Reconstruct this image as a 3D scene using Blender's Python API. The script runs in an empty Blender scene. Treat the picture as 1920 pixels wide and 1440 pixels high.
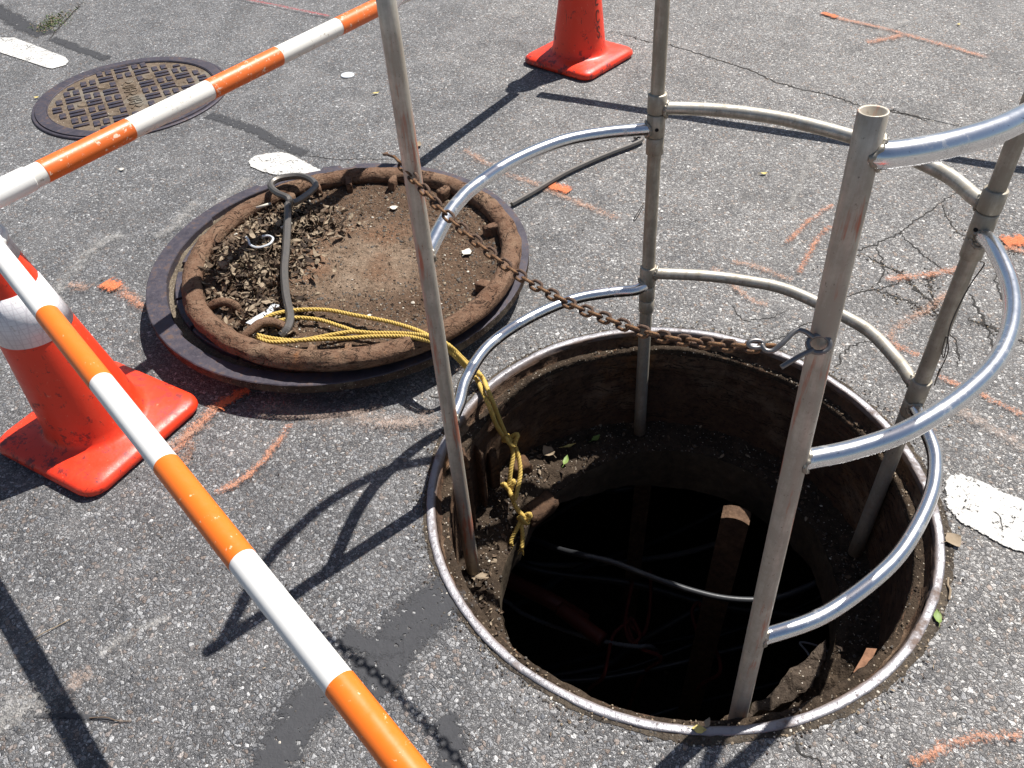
import bpy, bmesh, math, random
from mathutils import Vector, Matrix, noise
random.seed(7)
R = math.radians
S = bpy.context.scene
# ------------------------------------------------------------------ camera, sky, sun, exposure
cam_data = bpy.data.cameras.new('camera'); cam = bpy.data.objects.new('camera', cam_data)
S.collection.objects.link(cam); S.camera = cam
cam_data.sensor_width = 36.0; cam_data.lens = 1538.95 / 1920 * 36.0
cam_data.clip_start = 0.02; cam_data.clip_end = 500
cr, cu, cf = Vector((.9986, -.0361, -.0380)), Vector((.0524, .6871, .7247)), Vector((0, .7257, -.6881))
m = Matrix((cr, cu, -cf)).transposed().to_4x4(); m.translation = Vector((-.357, -1.1739, 1.4634))
cam.matrix_world = m
W = bpy.data.worlds.new('World'); S.world = W; W.use_nodes = True
wn = W.node_tree.nodes; wl = W.node_tree.links; wn.clear()
sky = wn.new('ShaderNodeTexSky'); sky.sky_type = 'NISHITA'; sky.sun_disc = False
SUN = Vector((.4253, .39, 1.0)).normalized()
sky.sun_elevation = math.asin(SUN.z); sky.sun_rotation = math.atan2(SUN.x, SUN.y)
sky.air_density = 1.0; sky.dust_density = 1.2
bg = wn.new('ShaderNodeBackground'); bg.inputs[1].default_value = 0.05
wo = wn.new('ShaderNodeOutputWorld'); wl.new(sky.outputs[0], bg.inputs[0]); wl.new(bg.outputs[0], wo.inputs[0])
sd = bpy.data.lights.new('sun', 'SUN'); sd.energy = 5.0; sd.angle = R(.53); sd.color = (1, .972, .93)
sun = bpy.data.objects.new('sun', sd); S.collection.objects.link(sun)
sun.rotation_euler = (-SUN).to_track_quat('-Z', 'Y').to_euler(); sun.location = (3, 3, 8)
S.view_settings.view_transform = 'Standard'; S.view_settings.look = 'None'
S.view_settings.exposure = 0.68; S.view_settings.gamma = 1.0; S.view_settings.use_curve_mapping = False

# ------------------------------------------------------------------ helpers
COL = S.collection
WORLD = True      # True: vertices of parts are written in world metres; False: in the thing's own frame
def link(name, me, mat=None, parent=None, smooth=False):
    o = bpy.data.objects.new(name, me); COL.objects.link(o)
    if mat is not None:
        for mm in (mat if isinstance(mat, (list, tuple)) else [mat]): me.materials.append(mm)
    if smooth: me.shade_smooth()
    if parent is not None:
        o.parent = parent
        if WORLD and parent.type == 'EMPTY': o.matrix_parent_inverse = Matrix.Translation(-parent.location)
    return o
def mesh(name, v, f, mat=None, parent=None, smooth=False, uv=None, mi=None):
    me = bpy.data.meshes.new(name); me.from_pydata([tuple(a) for a in v], [], f)
    if mi: me.polygons.foreach_set('material_index', mi)
    if uv:
        l = me.uv_layers.new(name='UVMap')
        for p in me.polygons:
            for li in p.loop_indices: l.data[li].uv = uv[me.loops[li].vertex_index]
    me.update()
    return link(name, me, mat, parent, smooth)
def empty(name, loc=(0, 0, 0), parent=None):
    o = bpy.data.objects.new(name, None); COL.objects.link(o); o.location = loc; o.empty_display_size = .05
    if parent: o.parent = parent
    return o
def tag(o, label=None, cat=None, group=None, kind=None):
    if label: o['label'] = label
    if cat: o['category'] = cat
    if group: o['group'] = group
    if kind: o['kind'] = kind
    return o
def catmull(p, n=6, closed=False):
    p = [Vector(a) for a in p]; out = []; N = len(p)
    rng = range(N) if closed else range(N - 1)
    for i in rng:
        if closed: a, b, c, d = p[(i-1) % N], p[i], p[(i+1) % N], p[(i+2) % N]
        else: a, b, c, d = p[max(i-1, 0)], p[i], p[i+1], p[min(i+2, N-1)]
        for k in range(n):
            t = k / n
            out.append(.5*((2*b)+(c-a)*t+(2*a-5*b+4*c-d)*t*t+(3*b-a-3*c+d)*t**3))
    if not closed: out.append(p[-1])
    return out
def frames(p, closed=False):
    N = len(p); T = []
    for i in range(N):
        if closed: t = p[(i+1) % N] - p[i-1]
        else: t = p[min(i+1, N-1)] - p[max(i-1, 0)]
        T.append(t.normalized() if t.length > 1e-9 else Vector((0, 0, 1)))
    u = T[0].orthogonal().normalized(); out = []
    for i in range(N):
        if i: 
            u = (u - T[i]*u.dot(T[i]))
            u = u.normalized() if u.length > 1e-6 else T[i].orthogonal().normalized()
        out.append((T[i], u, T[i].cross(u)))
    return out
def tube_geo(p, r, seg=12, closed=False, caps=True, V=None, F=None, bump=None, ph=0):
    p = [Vector(a) for a in p]; fr = frames(p, closed); V = [] if V is None else V; F = [] if F is None else F
    b = len(V); N = len(p)
    for i, (t, u, w) in enumerate(fr):
        rr = r(i/(N-1)) if callable(r) else r
        for k in range(seg):
            a = 2*math.pi*k/seg + ph; q = rr*(1 + (bump(i, k) if bump else 0))
            V.append(p[i] + u*math.cos(a)*q + w*math.sin(a)*q)
    for i in range(N if closed else N-1):
        j = (i+1) % N
        for k in range(seg):
            k2 = (k+1) % seg
            F.append((b+i*seg+k, b+i*seg+k2, b+j*seg+k2, b+j*seg+k))
    if caps and not closed:
        F.append(tuple(b+k for k in reversed(range(seg)))); F.append(tuple(b+(N-1)*seg+k for k in range(seg)))
    return V, F
def tube(name, p, r, mat, parent=None, seg=12, closed=False, caps=True, n=6, raw=False, **k):
    q = [Vector(a) for a in p] if raw else catmull(p, n, closed)
    V, F = tube_geo(q, r, seg, closed, caps, **k)
    return mesh(name, V, F, mat, parent, seg > 6)
def rope_geo(p, r, V, F, pitch=.03, strands=3, sub=None, ph0=0):
    # laid rope: three strands twisted round the path
    q = catmull(p, 10); L = [0]
    for a, b in zip(q, q[1:]): L.append(L[-1] + (b-a).length)
    n = max(4, int(L[-1]/(pitch/9))); pts = []; j = 0
    for i in range(n+1):
        s = L[-1]*i/n
        while j < len(L)-2 and L[j+1] < s: j += 1
        d = L[j+1]-L[j]; t = (s-L[j])/d if d > 1e-9 else 0
        pts.append(q[j].lerp(q[j+1], min(1, t)))
    fr = frames(pts)
    for k in range(strands):
        c = []
        for i, (t, u, w) in enumerate(fr):
            a = 2*math.pi*(k/strands + (L[-1]*i/n)/pitch) + ph0
            c.append(pts[i] + (u*math.cos(a) + w*math.sin(a))*r*.5)
        tube_geo(c, r*.56, 6, V=V, F=F)
def lathe_geo(prof, seg=64, c=(0, 0), fn=None, V=None, F=None, a0=0, a1=2*math.pi):
    V = [] if V is None else V; F = [] if F is None else F; b = len(V)
    full = abs(a1-a0-2*math.pi) < 1e-6; n = seg if full else seg+1; m_ = len(prof)
    for i in range(n):
        a = a0+(a1-a0)*i/seg
        for j, (r, z) in enumerate(prof):
            if fn: r, z = fn(a, j, r, z)
            V.append(Vector((c[0]+r*math.cos(a), c[1]+r*math.sin(a), z)))
    for i in range(seg):
        i2 = (i+1) % n
        for j in range(m_-1):
            F.append((b+i*m_+j, b+i*m_+j+1, b+i2*m_+j+1, b+i2*m_+j))
    return V, F
def lathe(name, prof, mat, parent=None, seg=64, c=(0, 0), fn=None, smooth=True, **k):
    V, F = lathe_geo(prof, seg, c, fn, **k)
    return mesh(name, V, F, mat, parent, smooth)
def box_geo(V, F, c, s, rot=None, taper=1.0):
    b = len(V); c = Vector(c)
    for z in (-1, 1):
        for x, y in ((-1, -1), (1, -1), (1, 1), (-1, 1)):
            k = taper if z > 0 else 1
            p = Vector((x*s[0]/2*k, y*s[1]/2*k, z*s[2]/2))
            if rot is not None: p = rot @ p
            V.append(c+p)
    for f in ((3, 2, 1, 0), (4, 5, 6, 7), (0, 1, 5, 4), (1, 2, 6, 5), (2, 3, 7, 6), (3, 0, 4, 7)): F.append(tuple(b+i for i in f))
def nz(x, y, z=0, s=1): return noise.noise(Vector((x*s, y*s, z*s)))
def fbm(x, y, z=0, s=1, o=4):
    a = 0; k = 1
    for i in range(o): a += nz(x, y, z, s)*k; s *= 2.1; k *= .5
    return a

# ------------------------------------------------------------------ materials
class NT:
    def __init__(s, name):
        s.m = bpy.data.materials.new(name); s.m.use_nodes = True; s.n = s.m.node_tree.nodes; s.l = s.m.node_tree.links
        s.n.clear(); s.out = s.n.new('ShaderNodeOutputMaterial'); s.tc = s.n.new('ShaderNodeTexCoord')
        s.b = s.n.new('ShaderNodeBsdfPrincipled'); s.l.new(s.b.outputs[0], s.out.inputs[0]); s._c = s.tc.outputs['Object']
    def world(s):
        g = s.n.new('ShaderNodeNewGeometry'); s._c = g.outputs['Position']; return s
    def set(s, sock, v):
        if hasattr(v, 'is_linked') or isinstance(v, bpy.types.NodeSocket): s.l.new(v, sock)
        else:
            if isinstance(v, (tuple, list)) and len(v) == 3: v = (*v, 1)
            sock.default_value = v
    def noise(s, scale, det=4, rough=.55, dist=0, vec=None, col=False):
        n = s.n.new('ShaderNodeTexNoise'); n.inputs['Scale'].default_value = scale; n.inputs['Detail'].default_value = det
        n.inputs['Roughness'].default_value = rough; n.inputs['Distortion'].default_value = dist
        s.l.new(vec or s._c, n.inputs['Vector']); return n.outputs['Color' if col else 'Fac']
    def voro(s, scale, feat='F1', out='Distance', rnd=1, vec=None):
        n = s.n.new('ShaderNodeTexVoronoi'); n.feature = feat; n.inputs['Scale'].default_value = scale
        n.inputs['Randomness'].default_value = rnd; s.l.new(vec or s._c, n.inputs['Vector']); return n.outputs[out]
    def ramp(s, fac, stops, interp='LINEAR'):
        n = s.n.new('ShaderNodeValToRGB'); s.l.new(fac, n.inputs[0]); e = n.color_ramp.elements; n.color_ramp.interpolation = interp
        for i, (p, c) in enumerate(stops):
            x = e[i] if i < 2 else e.new(p)
            x.position = p; x.color = (*c, 1) if isinstance(c, (tuple, list)) else (c, c, c, 1)
        return n.outputs[0]
    def mix(s, fac, a, b, mode='MIX'):
        n = s.n.new('ShaderNodeMix'); n.data_type = 'RGBA'; n.blend_type = mode
        s.set(n.inputs[0], fac); s.set(n.inputs[6], a); s.set(n.inputs[7], b); return n.outputs[2]
    def math(s, op, a, b=0, c=None):
        n = s.n.new('ShaderNodeMath'); n.operation = op; s.set(n.inputs[0], a); s.set(n.inputs[1], b)
        if c is not None: s.set(n.inputs[2], c)
        return n.outputs[0]
    def sep(s, sock, i):
        n = s.n.new('ShaderNodeSeparateXYZ'); s.l.new(sock, n.inputs[0]); return n.outputs[i]
    def warp(s, scale, amt):
        n = s.noise(scale, 2, col=True); v = s.n.new('ShaderNodeVectorMath'); v.operation = 'MULTIPLY_ADD'
        s.l.new(n, v.inputs[0]); v.inputs[1].default_value = (amt,)*3; s.l.new(s._c, v.inputs[2]); return v.outputs[0]
    def bump(s, h, strength=.5, dist=.002, prev=None):
        n = s.n.new('ShaderNodeBump'); n.inputs['Strength'].default_value = strength; n.inputs['Distance'].default_value = dist
        s.l.new(h, n.inputs['Height'])
        if prev is not None: s.l.new(prev, n.inputs['Normal'])
        s.l.new(n.outputs[0], s.b.inputs['Normal']); return n.outputs[0]
    def P(s, color=None, rough=None, metal=None, spec=None):
        if color is not None: s.set(s.b.inputs['Base Color'], color)
        if rough is not None: s.set(s.b.inputs['Roughness'], rough)
        if metal is not None: s.set(s.b.inputs['Metallic'], metal)
        if spec is not None: s.set(s.b.inputs['Specular IOR Level'], spec)
        return s
    def alpha(s, a):
        t = s.n.new('ShaderNodeBsdfTransparent'); x = s.n.new('ShaderNodeMixShader'); s.set(x.inputs[0], a)
        s.l.new(t.outputs[0], x.inputs[1]); s.l.new(s.b.outputs[0], x.inputs[2]); s.l.new(x.outputs[0], s.out.inputs[0]); return s

def stone_field(t):
    """shared asphalt aggregate pattern in world metres: angular stones, the gaps between them, random values"""
    t.world()
    w = t.warp(80, .012)
    c1 = t.voro(128, 'F1', 'Color', vec=w); e1 = t.voro(128, 'DISTANCE_TO_EDGE', 'Distance', vec=w)
    c2 = t.voro(290, 'F1', 'Color', vec=w); e2 = t.voro(290, 'DISTANCE_TO_EDGE', 'Distance', vec=w)
    return c1, e1, c2, e2
def asphalt():
    t = NT('asphalt'); c1, e1, c2, e2 = stone_field(t)
    r1 = t.sep(c1, 0); r1b = t.sep(c1, 1); r1c = t.sep(c1, 2); r2 = t.sep(c2, 0); r2b = t.sep(c2, 1)
    big = t.noise(1.1, 3); patch = t.noise(7, 4, .6); mic = t.noise(700, 3, .8)
    col1 = t.ramp(r1, [(0, (.105, .102, .102)), (.3, (.175, .17, .166)), (.6, (.245, .238, .232)), (.86, (.34, .332, .322)), (.96, (.47, .46, .44)), (1, (.62, .60, .57))])
    col1 = t.mix(t.ramp(r1b, [(.87, 0), (.90, .5)]), col1, (.30, .215, .16))
    col1 = t.mix(t.ramp(r1b, [(0, .45), (.14, 0)]), col1, (.17, .185, .205))
    col2 = t.ramp(r2, [(0, (.085, .083, .082)), (.45, (.165, .16, .156)), (.75, (.26, .252, .243)), (.93, (.42, .41, .39)), (1, (.58, .56, .53))])
    col2 = t.mix(t.ramp(r2b, [(.88, 0), (.91, .45)]), col2, (.27, .20, .155))
    isbig = t.ramp(t.math('ADD', r1c, t.math('MULTIPLY_ADD', t.noise(5, 3), .8, -.4)), [(.52, 0), (.58, 1)])
    edge1 = t.ramp(e1, [(.03, 0), (.10, 1)]); edge2 = t.ramp(e2, [(.03, 0), (.12, 1)])
    fine = t.mix(edge2, (.066, .063, .061), col2)
    m1 = t.math('MULTIPLY', isbig, edge1)
    gap = t.mix(isbig, fine, (.066, .063, .061)); col = t.mix(m1, gap, col1)
    col = t.mix(1, col, t.ramp(mic, [(.3, .72), (.7, 1.28)]), 'MULTIPLY')
    col = t.mix(1, col, t.ramp(big, [(.3, (1.04, 1.045, 1.065)), (.7, (1.32, 1.32, 1.33))]), 'MULTIPLY')
    col = t.mix(1, col, t.ramp(patch, [(.3, .84), (.7, 1.12)]), 'MULTIPLY')
    # traffic wear: paler and sandier towards the lane side, darker beyond the barrier
    x = t.sep(t._c, 0); y = t.sep(t._c, 1)
    lane = t.math('ADD', t.math('MULTIPLY', x, .40), t.math('MULTIPLY', y, .06)); lane = t.math('ADD', lane, t.math('MULTIPLY', t.noise(2.2, 3), .6))
    col = t.mix(1, col, t.ramp(lane, [(-.1, (.82, .83, .85)), (.55, (1.17, 1.15, 1.12))]), 'MULTIPLY')
    dust = t.noise(3.5, 5, .7); col = t.mix(t.ramp(dust, [(.48, 0), (.75, .30)]), col, (.30, .285, .27))
    # oil drips and rubbed-in grime
    oil = t.math('MULTIPLY', t.ramp(t.noise(2.6, 5, .62), [(.56, 0), (.68, .38)]), t.ramp(t.noise(30, 3, .7), [(.3, .6), (.6, 1)])); col = t.mix(oil, col, (.085, .083, .082))
    t.P(col, t.ramp(r1b, [(0, .55), (1, .85)]), 0, .4)
    h1 = t.math('MULTIPLY', t.math('MINIMUM', e1, .28), t.math('MULTIPLY', isbig, 3.0)); h2 = t.math('MULTIPLY', t.math('MINIMUM', e2, .3), 1.3)
    h = t.math('ADD', h1, h2); h = t.math('ADD', h, t.math('MULTIPLY', r1, .55)); h = t.math('ADD', h, t.math('MULTIPLY', r2b, .35)); h = t.math('ADD', h, t.math('MULTIPLY', mic, .25))
    t.bump(h, .8, .0050)
    return t.m
def paint(name, c1_, c2_, lo, hi, dens, rough=.7):
    """road paint that sits on the stone tops and leaves the pits bare; UV v runs across the stroke"""
    t = NT(name); c1, e1, c2, e2 = stone_field(t)
    uv = t.tc.outputs['UV']; v = t.sep(uv, 1); u = t.sep(uv, 0)
    ac = t.math('SUBTRACT', 1, t.math('ABSOLUTE', t.math('MULTIPLY_ADD', v, 2, -1)))
    ends = t.ramp(t.math('SUBTRACT', 1, t.math('ABSOLUTE', t.math('MULTIPLY_ADD', u, 2, -1))), [(0, 0), (.16, 1)], 'EASE')
    ed = t.math('MULTIPLY', t.ramp(ac, [(0, 0), (.9, 1)]), ends)
    n1 = t.noise(330, 3, .75); n2 = t.noise(11, 4, .65); n3 = t.noise(45, 3, .6)
    rand = t.math('ADD', t.math('MULTIPLY', t.sep(c2, 1), .70), t.math('MULTIPLY_ADD', n1, 1.3, -.55)); rand = t.math('ADD', rand, t.math('MULTIPLY', t.sep(c1, 2), .32))
    cov = t.math('ADD', t.math('MULTIPLY_ADD', n2, 1.0, .5), t.math('MULTIPLY_ADD', n3, 1.0, -.5)); cov = t.math('MULTIPLY', t.math('MULTIPLY', cov, ed), lo)
    cov = t.math('ADD', cov, t.math('MULTIPLY', t.math('MULTIPLY', t.ramp(e2, [(.02, 0), (.14, 1)]), ed), .12*lo))
    a = t.math('MULTIPLY', t.ramp(t.math('SUBTRACT', cov, rand), [(-.05, 0), (hi, 1)]), dens)
    t.P(t.mix(t.noise(60, 3), c1_, c2_), rough, 0, .3)
    h = t.math('ADD', t.math('MULTIPLY', t.math('MINIMUM', e1, .28), 3), t.math('MULTIPLY', e2, 1.3)); t.bump(t.math('ADD', h, t.sep(c1, 0)), .7, .004)
    t.alpha(a); return t.m
def flatpaint():
    t = NT('white_road_paint'); c1, e1, c2, e2 = stone_field(t)
    n = t.noise(85, 5, .75); n2 = t.noise(9, 3); w = t.voro(13, 'DISTANCE_TO_EDGE', vec=t.warp(9, .08)); po = t.voro(120, 'F1', 'Distance')
    crk = t.ramp(w, [(.004, 0), (.028, 1)]); keep = t.ramp(t.math('ADD', n, t.math('MULTIPLY', n2, .25)), [(.50, 0), (.55, 1)])
    crk = t.math('MAXIMUM', crk, t.ramp(n2, [(.44, 0), (.5, 1)]))
    pores = t.math('MAXIMUM', t.ramp(po, [(.12, 0), (.2, 1)]), t.ramp(t.noise(25, 2), [(.54, 1), (.6, 0)]))
    uvv = t.sep(t.tc.outputs['UV'], 0)
    ed = t.ramp(t.math('ADD', uvv, t.math('MULTIPLY', t.noise(85, 4, .75), 1.1)), [(.60, 0), (.70, 1)])
    t.P(t.mix(t.noise(24, 5, .7), (.46, .44, .41), (.66, .645, .61)), .6, 0, .4)
    h = t.math('ADD', t.math('MULTIPLY', t.math('MINIMUM', e1, .28), 2.2), t.math('MULTIPLY', n, .9)); t.bump(h, .6, .003)
    t.alpha(t.math('MULTIPLY', t.math('MULTIPLY', t.math('MULTIPLY', crk, keep), pores), ed)); return t.m
def metal_tube(name, base, rough, dirt, dirtcol, streak=0, orange=0):
    t = NT(name); n = t.noise(18, 5, .7); n2 = t.noise(160, 3, .7); sc = t.noise(40, 3, dist=1.5)
    mp = t.n.new('ShaderNodeMapping'); mp.inputs['Scale'].default_value = (60, 60, 5); t.l.new(t._c, mp.inputs[0])
    st = t.noise(1, 5, .7, vec=mp.outputs[0])
    f = t.ramp(t.math('ADD', t.math('MULTIPLY', n, .6), t.math('MULTIPLY', st, .5)), [(.62-dirt*.35, 0), (.80-dirt*.25, .9)])
    col = t.mix(f, base, dirtcol); col = t.mix(t.ramp(n2, [(.64, 0), (.72, .7)]), col, (.10, .085, .07))
    if orange:
        o = t.ramp(t.math('ADD', st, t.math('MULTIPLY', t.noise(6, 2), .5)), [(.86-orange*.12, 0), (.96-orange*.1, .75)]); col = t.mix(o, col, (.48, .12, .055))
    t.P(col, t.ramp(t.math('ADD', t.math('MULTIPLY', n, .7), t.math('MULTIPLY', f, .5)), [(0, rough), (1, min(1, rough+.3))]), t.math('SUBTRACT', 1, t.math('MULTIPLY', f, .75)))
    t.bump(t.math('ADD', sc, t.math('MULTIPLY', n2, .35)), .06, .002); return t.m
def rust(name, a=(.125, .066, .040), b=(.20, .125, .082), c=(.32, .125, .04), k=.75, bs=.9, sc=1):
    t = NT(name); n = t.noise(9*sc, 6, .65); n2 = t.noise(38*sc, 6, .72); n3 = t.noise(150*sc, 4, .7); o = t.noise(5*sc, 4, .6)
    mp = t.n.new('ShaderNodeMapping'); mp.inputs['Scale'].default_value = (9*sc, 9*sc, 60*sc); t.l.new(t.warp(12*sc, .05/sc), mp.inputs[0]); lay = t.noise(1, 4, .6, .8, vec=mp.outputs[0])
    col = t.mix(t.ramp(n2, [(.35, 0), (.65, 1)]), a, b); col = t.mix(t.ramp(t.math('ADD', o, t.math('MULTIPLY', n2, .3)), [(k+.04, 0), (k+.16, 1)]), col, c)
    col = t.mix(t.ramp(n, [(.52, 0), (.7, .6)]), col, (.27, .19, .125)); col = t.mix(t.ramp(n3, [(.34, .75), (.46, 0)]), col, (.035, .022, .016))
    ck = t.math('MULTIPLY', t.ramp(t.math('ABSOLUTE', t.math('SUBTRACT', lay, .5)), [(0, 1), (.018, 0)]), t.ramp(n, [(.42, 0), (.5, 1)]))
    col = t.mix(t.math('MULTIPLY', ck, .8), col, (.018, .011, .009))
    t.P(col, .92, 0, .15)
    h = t.math('ADD', n2, t.math('MULTIPLY', n3, .5)); h = t.math('ADD', h, t.math('MULTIPLY', lay, .8)); h = t.math('SUBTRACT', h, t.math('MULTIPLY', ck, .8)); t.bump(h, bs, .007); return t.m
def dirt(name, a, b, c=None, sc=1, bs=.9, specks=.0):
    t = NT(name); n = t.noise(12*sc, 6, .65); n2 = t.noise(90*sc, 5, .75); v = t.voro(230*sc, 'F1', 'Color'); vd = t.voro(230*sc)
    col = t.mix(t.ramp(n, [(.35, 0), (.65, 1)]), a, b); col = t.mix(1, col, t.ramp(n2, [(.3, .55), (.7, 1.35)]), 'MULTIPLY')
    if c: col = t.mix(t.ramp(t.noise(5*sc, 4, .7), [(.5, 0), (.66, .8)]), col, c)
    if specks:
        m_ = t.math('MULTIPLY', t.ramp(t.sep(v, 0), [(1-specks, 0), (1-specks+.02, 1)]), t.ramp(vd, [(.3, 1), (.45, 0)])); col = t.mix(m_, col, t.ramp(t.sep(v, 1), [(0, (.03, .025, .02)), (.5, (.2, .15, .1)), (1, (.5, .45, .38))]))
    t.P(col, .95, 0, .1); h = t.math('ADD', n2, t.math('MULTIPLY', t.math('SUBTRACT', 1, vd), .35)); t.bump(h, bs, .005); return t.m
def pan_dirt():
    t = NT('pan_dirt'); t.world(); n = t.noise(9, 6, .7); n2 = t.noise(70, 5, .75); n4 = t.noise(260, 3, .8); v = t.voro(210, 'F1', 'Color'); vd = t.voro(210)
    d = t.n.new('ShaderNodeVectorMath'); d.operation = 'DISTANCE'; t.l.new(t.warp(5, .22), d.inputs[0]); d.inputs[1].default_value = (-.66, .93, .22)
    mid = t.ramp(t.math('ADD', d.outputs['Value'], t.math('MULTIPLY_ADD', n, .3, -.15)), [(.12, 1), (.27, 0)])
    dark = t.mix(t.ramp(n, [(.35, 0), (.65, 1)]), (.095, .060, .040), (.155, .100, .066)); lite = t.mix(t.ramp(n, [(.4, 0), (.62, 1)]), (.19, .128, .086), (.285, .21, .15))
    lite = t.mix(t.ramp(t.noise(4, 4), [(.5, 0), (.62, .6)]), lite, (.20, .10, .055))
    col = t.mix(mid, dark, lite); col = t.mix(1, col, t.ramp(n2, [(.3, .6), (.7, 1.35)]), 'MULTIPLY'); col = t.mix(1, col, t.ramp(n4, [(.3, .7), (.7, 1.3)]), 'MULTIPLY')
    m_ = t.math('MULTIPLY', t.ramp(t.sep(v, 0), [(.86, 0), (.88, 1)]), t.ramp(vd, [(.3, 1), (.45, 0)])); col = t.mix(m_, col, t.ramp(t.sep(v, 1), [(0, (.03, .025, .02)), (.6, (.16, .12, .08)), (1, (.45, .4, .33))]))
    t.P(col, .95, 0, .1); h = t.math('ADD', n2, t.math('MULTIPLY', t.math('SUBTRACT', 1, vd), .35)); t.bump(t.math('ADD', h, n4), 1, .006); return t.m
def iron(name, col=(.085, .078, .10), col2=(.13, .12, .15), rough=.42, metal=.55, sc=1):
    t = NT(name); n = t.noise(14*sc, 6, .7); n2 = t.noise(260*sc, 3, .7); n3 = t.noise(60*sc, 5, .75); mp = t.n.new('ShaderNodeMapping'); mp.inputs['Scale'].default_value = (30, 220, 60); mp.inputs['Rotation'].default_value = (0, 0, .5); t.l.new(t._c, mp.inputs[0]); sr = t.noise(1, 3, .6, vec=mp.outputs[0])
    c = t.mix(t.ramp(n, [(.35, 0), (.65, 1)]), col, col2); c = t.mix(t.ramp(t.math('ADD', n3, t.math('MULTIPLY', n, .5)), [(.78, 0), (.92, .7)]), c, (.12, .068, .042))
    c = t.mix(t.ramp(n2, [(.66, 0), (.74, .5)]), c, (.26, .23, .20)); c = t.mix(t.ramp(sr, [(.66, 0), (.72, .35)]), c, (.24, .22, .25))
    t.P(c, t.ramp(n3, [(.3, rough-.04), (.7, rough+.3)]), t.ramp(n3, [(.4, metal), (.8, metal*.4)]), .5); t.bump(t.math('ADD', t.math('MULTIPLY', n2, .6), t.math('MULTIPLY', n3, 1.2)), .5, .0018); return t.m
def rimmat():
    t = NT('worn_frame_iron'); n = t.noise(16, 6, .7); n2 = t.noise(120, 4, .75); n3 = t.noise(3.2, 3)
    d = t.n.new('ShaderNodeVectorMath'); d.operation = 'LENGTH'; cxy = t.n.new('ShaderNodeCombineXYZ'); t.l.new(t.sep(t._c, 0), cxy.inputs[0]); t.l.new(t.sep(t._c, 1), cxy.inputs[1]); t.l.new(cxy.outputs[0], d.inputs[0])
    inner = t.ramp(t.math('ADD', d.outputs['Value'], t.math('MULTIPLY_ADD', n, .008, -.004)), [(.5455, 1), (.5485, 0)])
    steel = t.mix(n, (.20, .192, .20), (.34, .33, .345)); rst = t.mix(n2, (.075, .042, .026), (.16, .095, .06))
    k = t.math('MAXIMUM', inner, t.ramp(t.math('ADD', n, t.math('MULTIPLY', n3, .6)), [(.84, 0), (.98, .85)])); k = t.math('MAXIMUM', k, t.ramp(n2, [(.60, 0), (.70, .7)]))
    t.P(t.mix(k, steel, rst), t.math('ADD', t.ramp(k, [(0, .46), (1, .9)]), t.math('MULTIPLY_ADD', n2, .2, -.1)), t.ramp(k, [(0, .55), (.6, 0)]), .5)
    t.bump(t.math('ADD', t.math('ADD', n, n2), t.math('MULTIPLY', k, .6)), .6, .0025); return t.m
def plain(name, c, rough=.5, metal=0, c2=None, sc=40, bs=.15, spec=.5):
    t = NT(name); n = t.noise(sc, 4, .65)
    t.P(t.mix(n, c, c2 or tuple(x*.8 for x in c)), t.ramp(n, [(.3, max(0, rough-.06)), (.7, min(1, rough+.08))]), metal, spec); t.bump(n, bs, .001); return t.m
def cone_mat():
    t = NT('cone_orange_vinyl'); n = t.noise(24, 6, .78); n2 = t.noise(4, 3); n3 = t.noise(75, 3, .7); n4 = t.noise(9, 4, .7, 1.2)
    mp = t.n.new('ShaderNodeMapping'); mp.inputs['Scale'].default_value = (60, 60, 9); t.l.new(t._c, mp.inputs[0]); st = t.noise(1, 3, .7, 1, vec=mp.outputs[0])
    c = t.mix(n2, (.90, .055, .015), (.80, .038, .013)); c = t.mix(t.ramp(n4, [(.5, 0), (.75, .35)]), c, (.86, .11, .05))
    z = t.sep(t._c, 2); low = t.ramp(z, [(.02, .075), (.16, .0), (.7, -.03)])
    d = t.ramp(t.math('ADD', n, low), [(.585, 0), (.66, .8)]); c = t.mix(d, c, (.10, .024, .026))
    c = t.mix(t.math('MULTIPLY', t.ramp(st, [(.62, 0), (.67, .7)]), t.ramp(n4, [(.5, 0), (.6, 1)])), c, (.12, .02, .02))
    c = t.mix(t.ramp(n3, [(.66, 0), (.72, .45)]), c, (.88, .36, .22))
    t.P(c, t.ramp(n, [(.3, .28), (.7, .55)]), 0, .5); t.bump(t.math('ADD', n, t.math('MULTIPLY', n4, .8)), .18, .004); return t.m
def bar_mat(name, c, scuff, scol, rough=.28):
    t = NT(name); mp = t.n.new('ShaderNodeMapping'); mp.inputs['Scale'].default_value = (14, 14, 90); t.l.new(t._c, mp.inputs[0])
    st = t.noise(1, 4, .7, vec=mp.outputs[0]); n = t.noise(70, 4, .75); n2 = t.noise(9, 3)
    f = t.ramp(t.math('ADD', t.math('MULTIPLY', n, .8), t.math('MULTIPLY', st, .35)), [(.76-scuff*.1, 0), (.79-scuff*.1, .85)])
    t.P(t.mix(f, t.mix(n2, c, tuple(x*.9 for x in c)), scol), t.ramp(n, [(.3, rough), (.75, rough+.22)]), 0, .5); t.bump(n, .08, .001); return t.m

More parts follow.
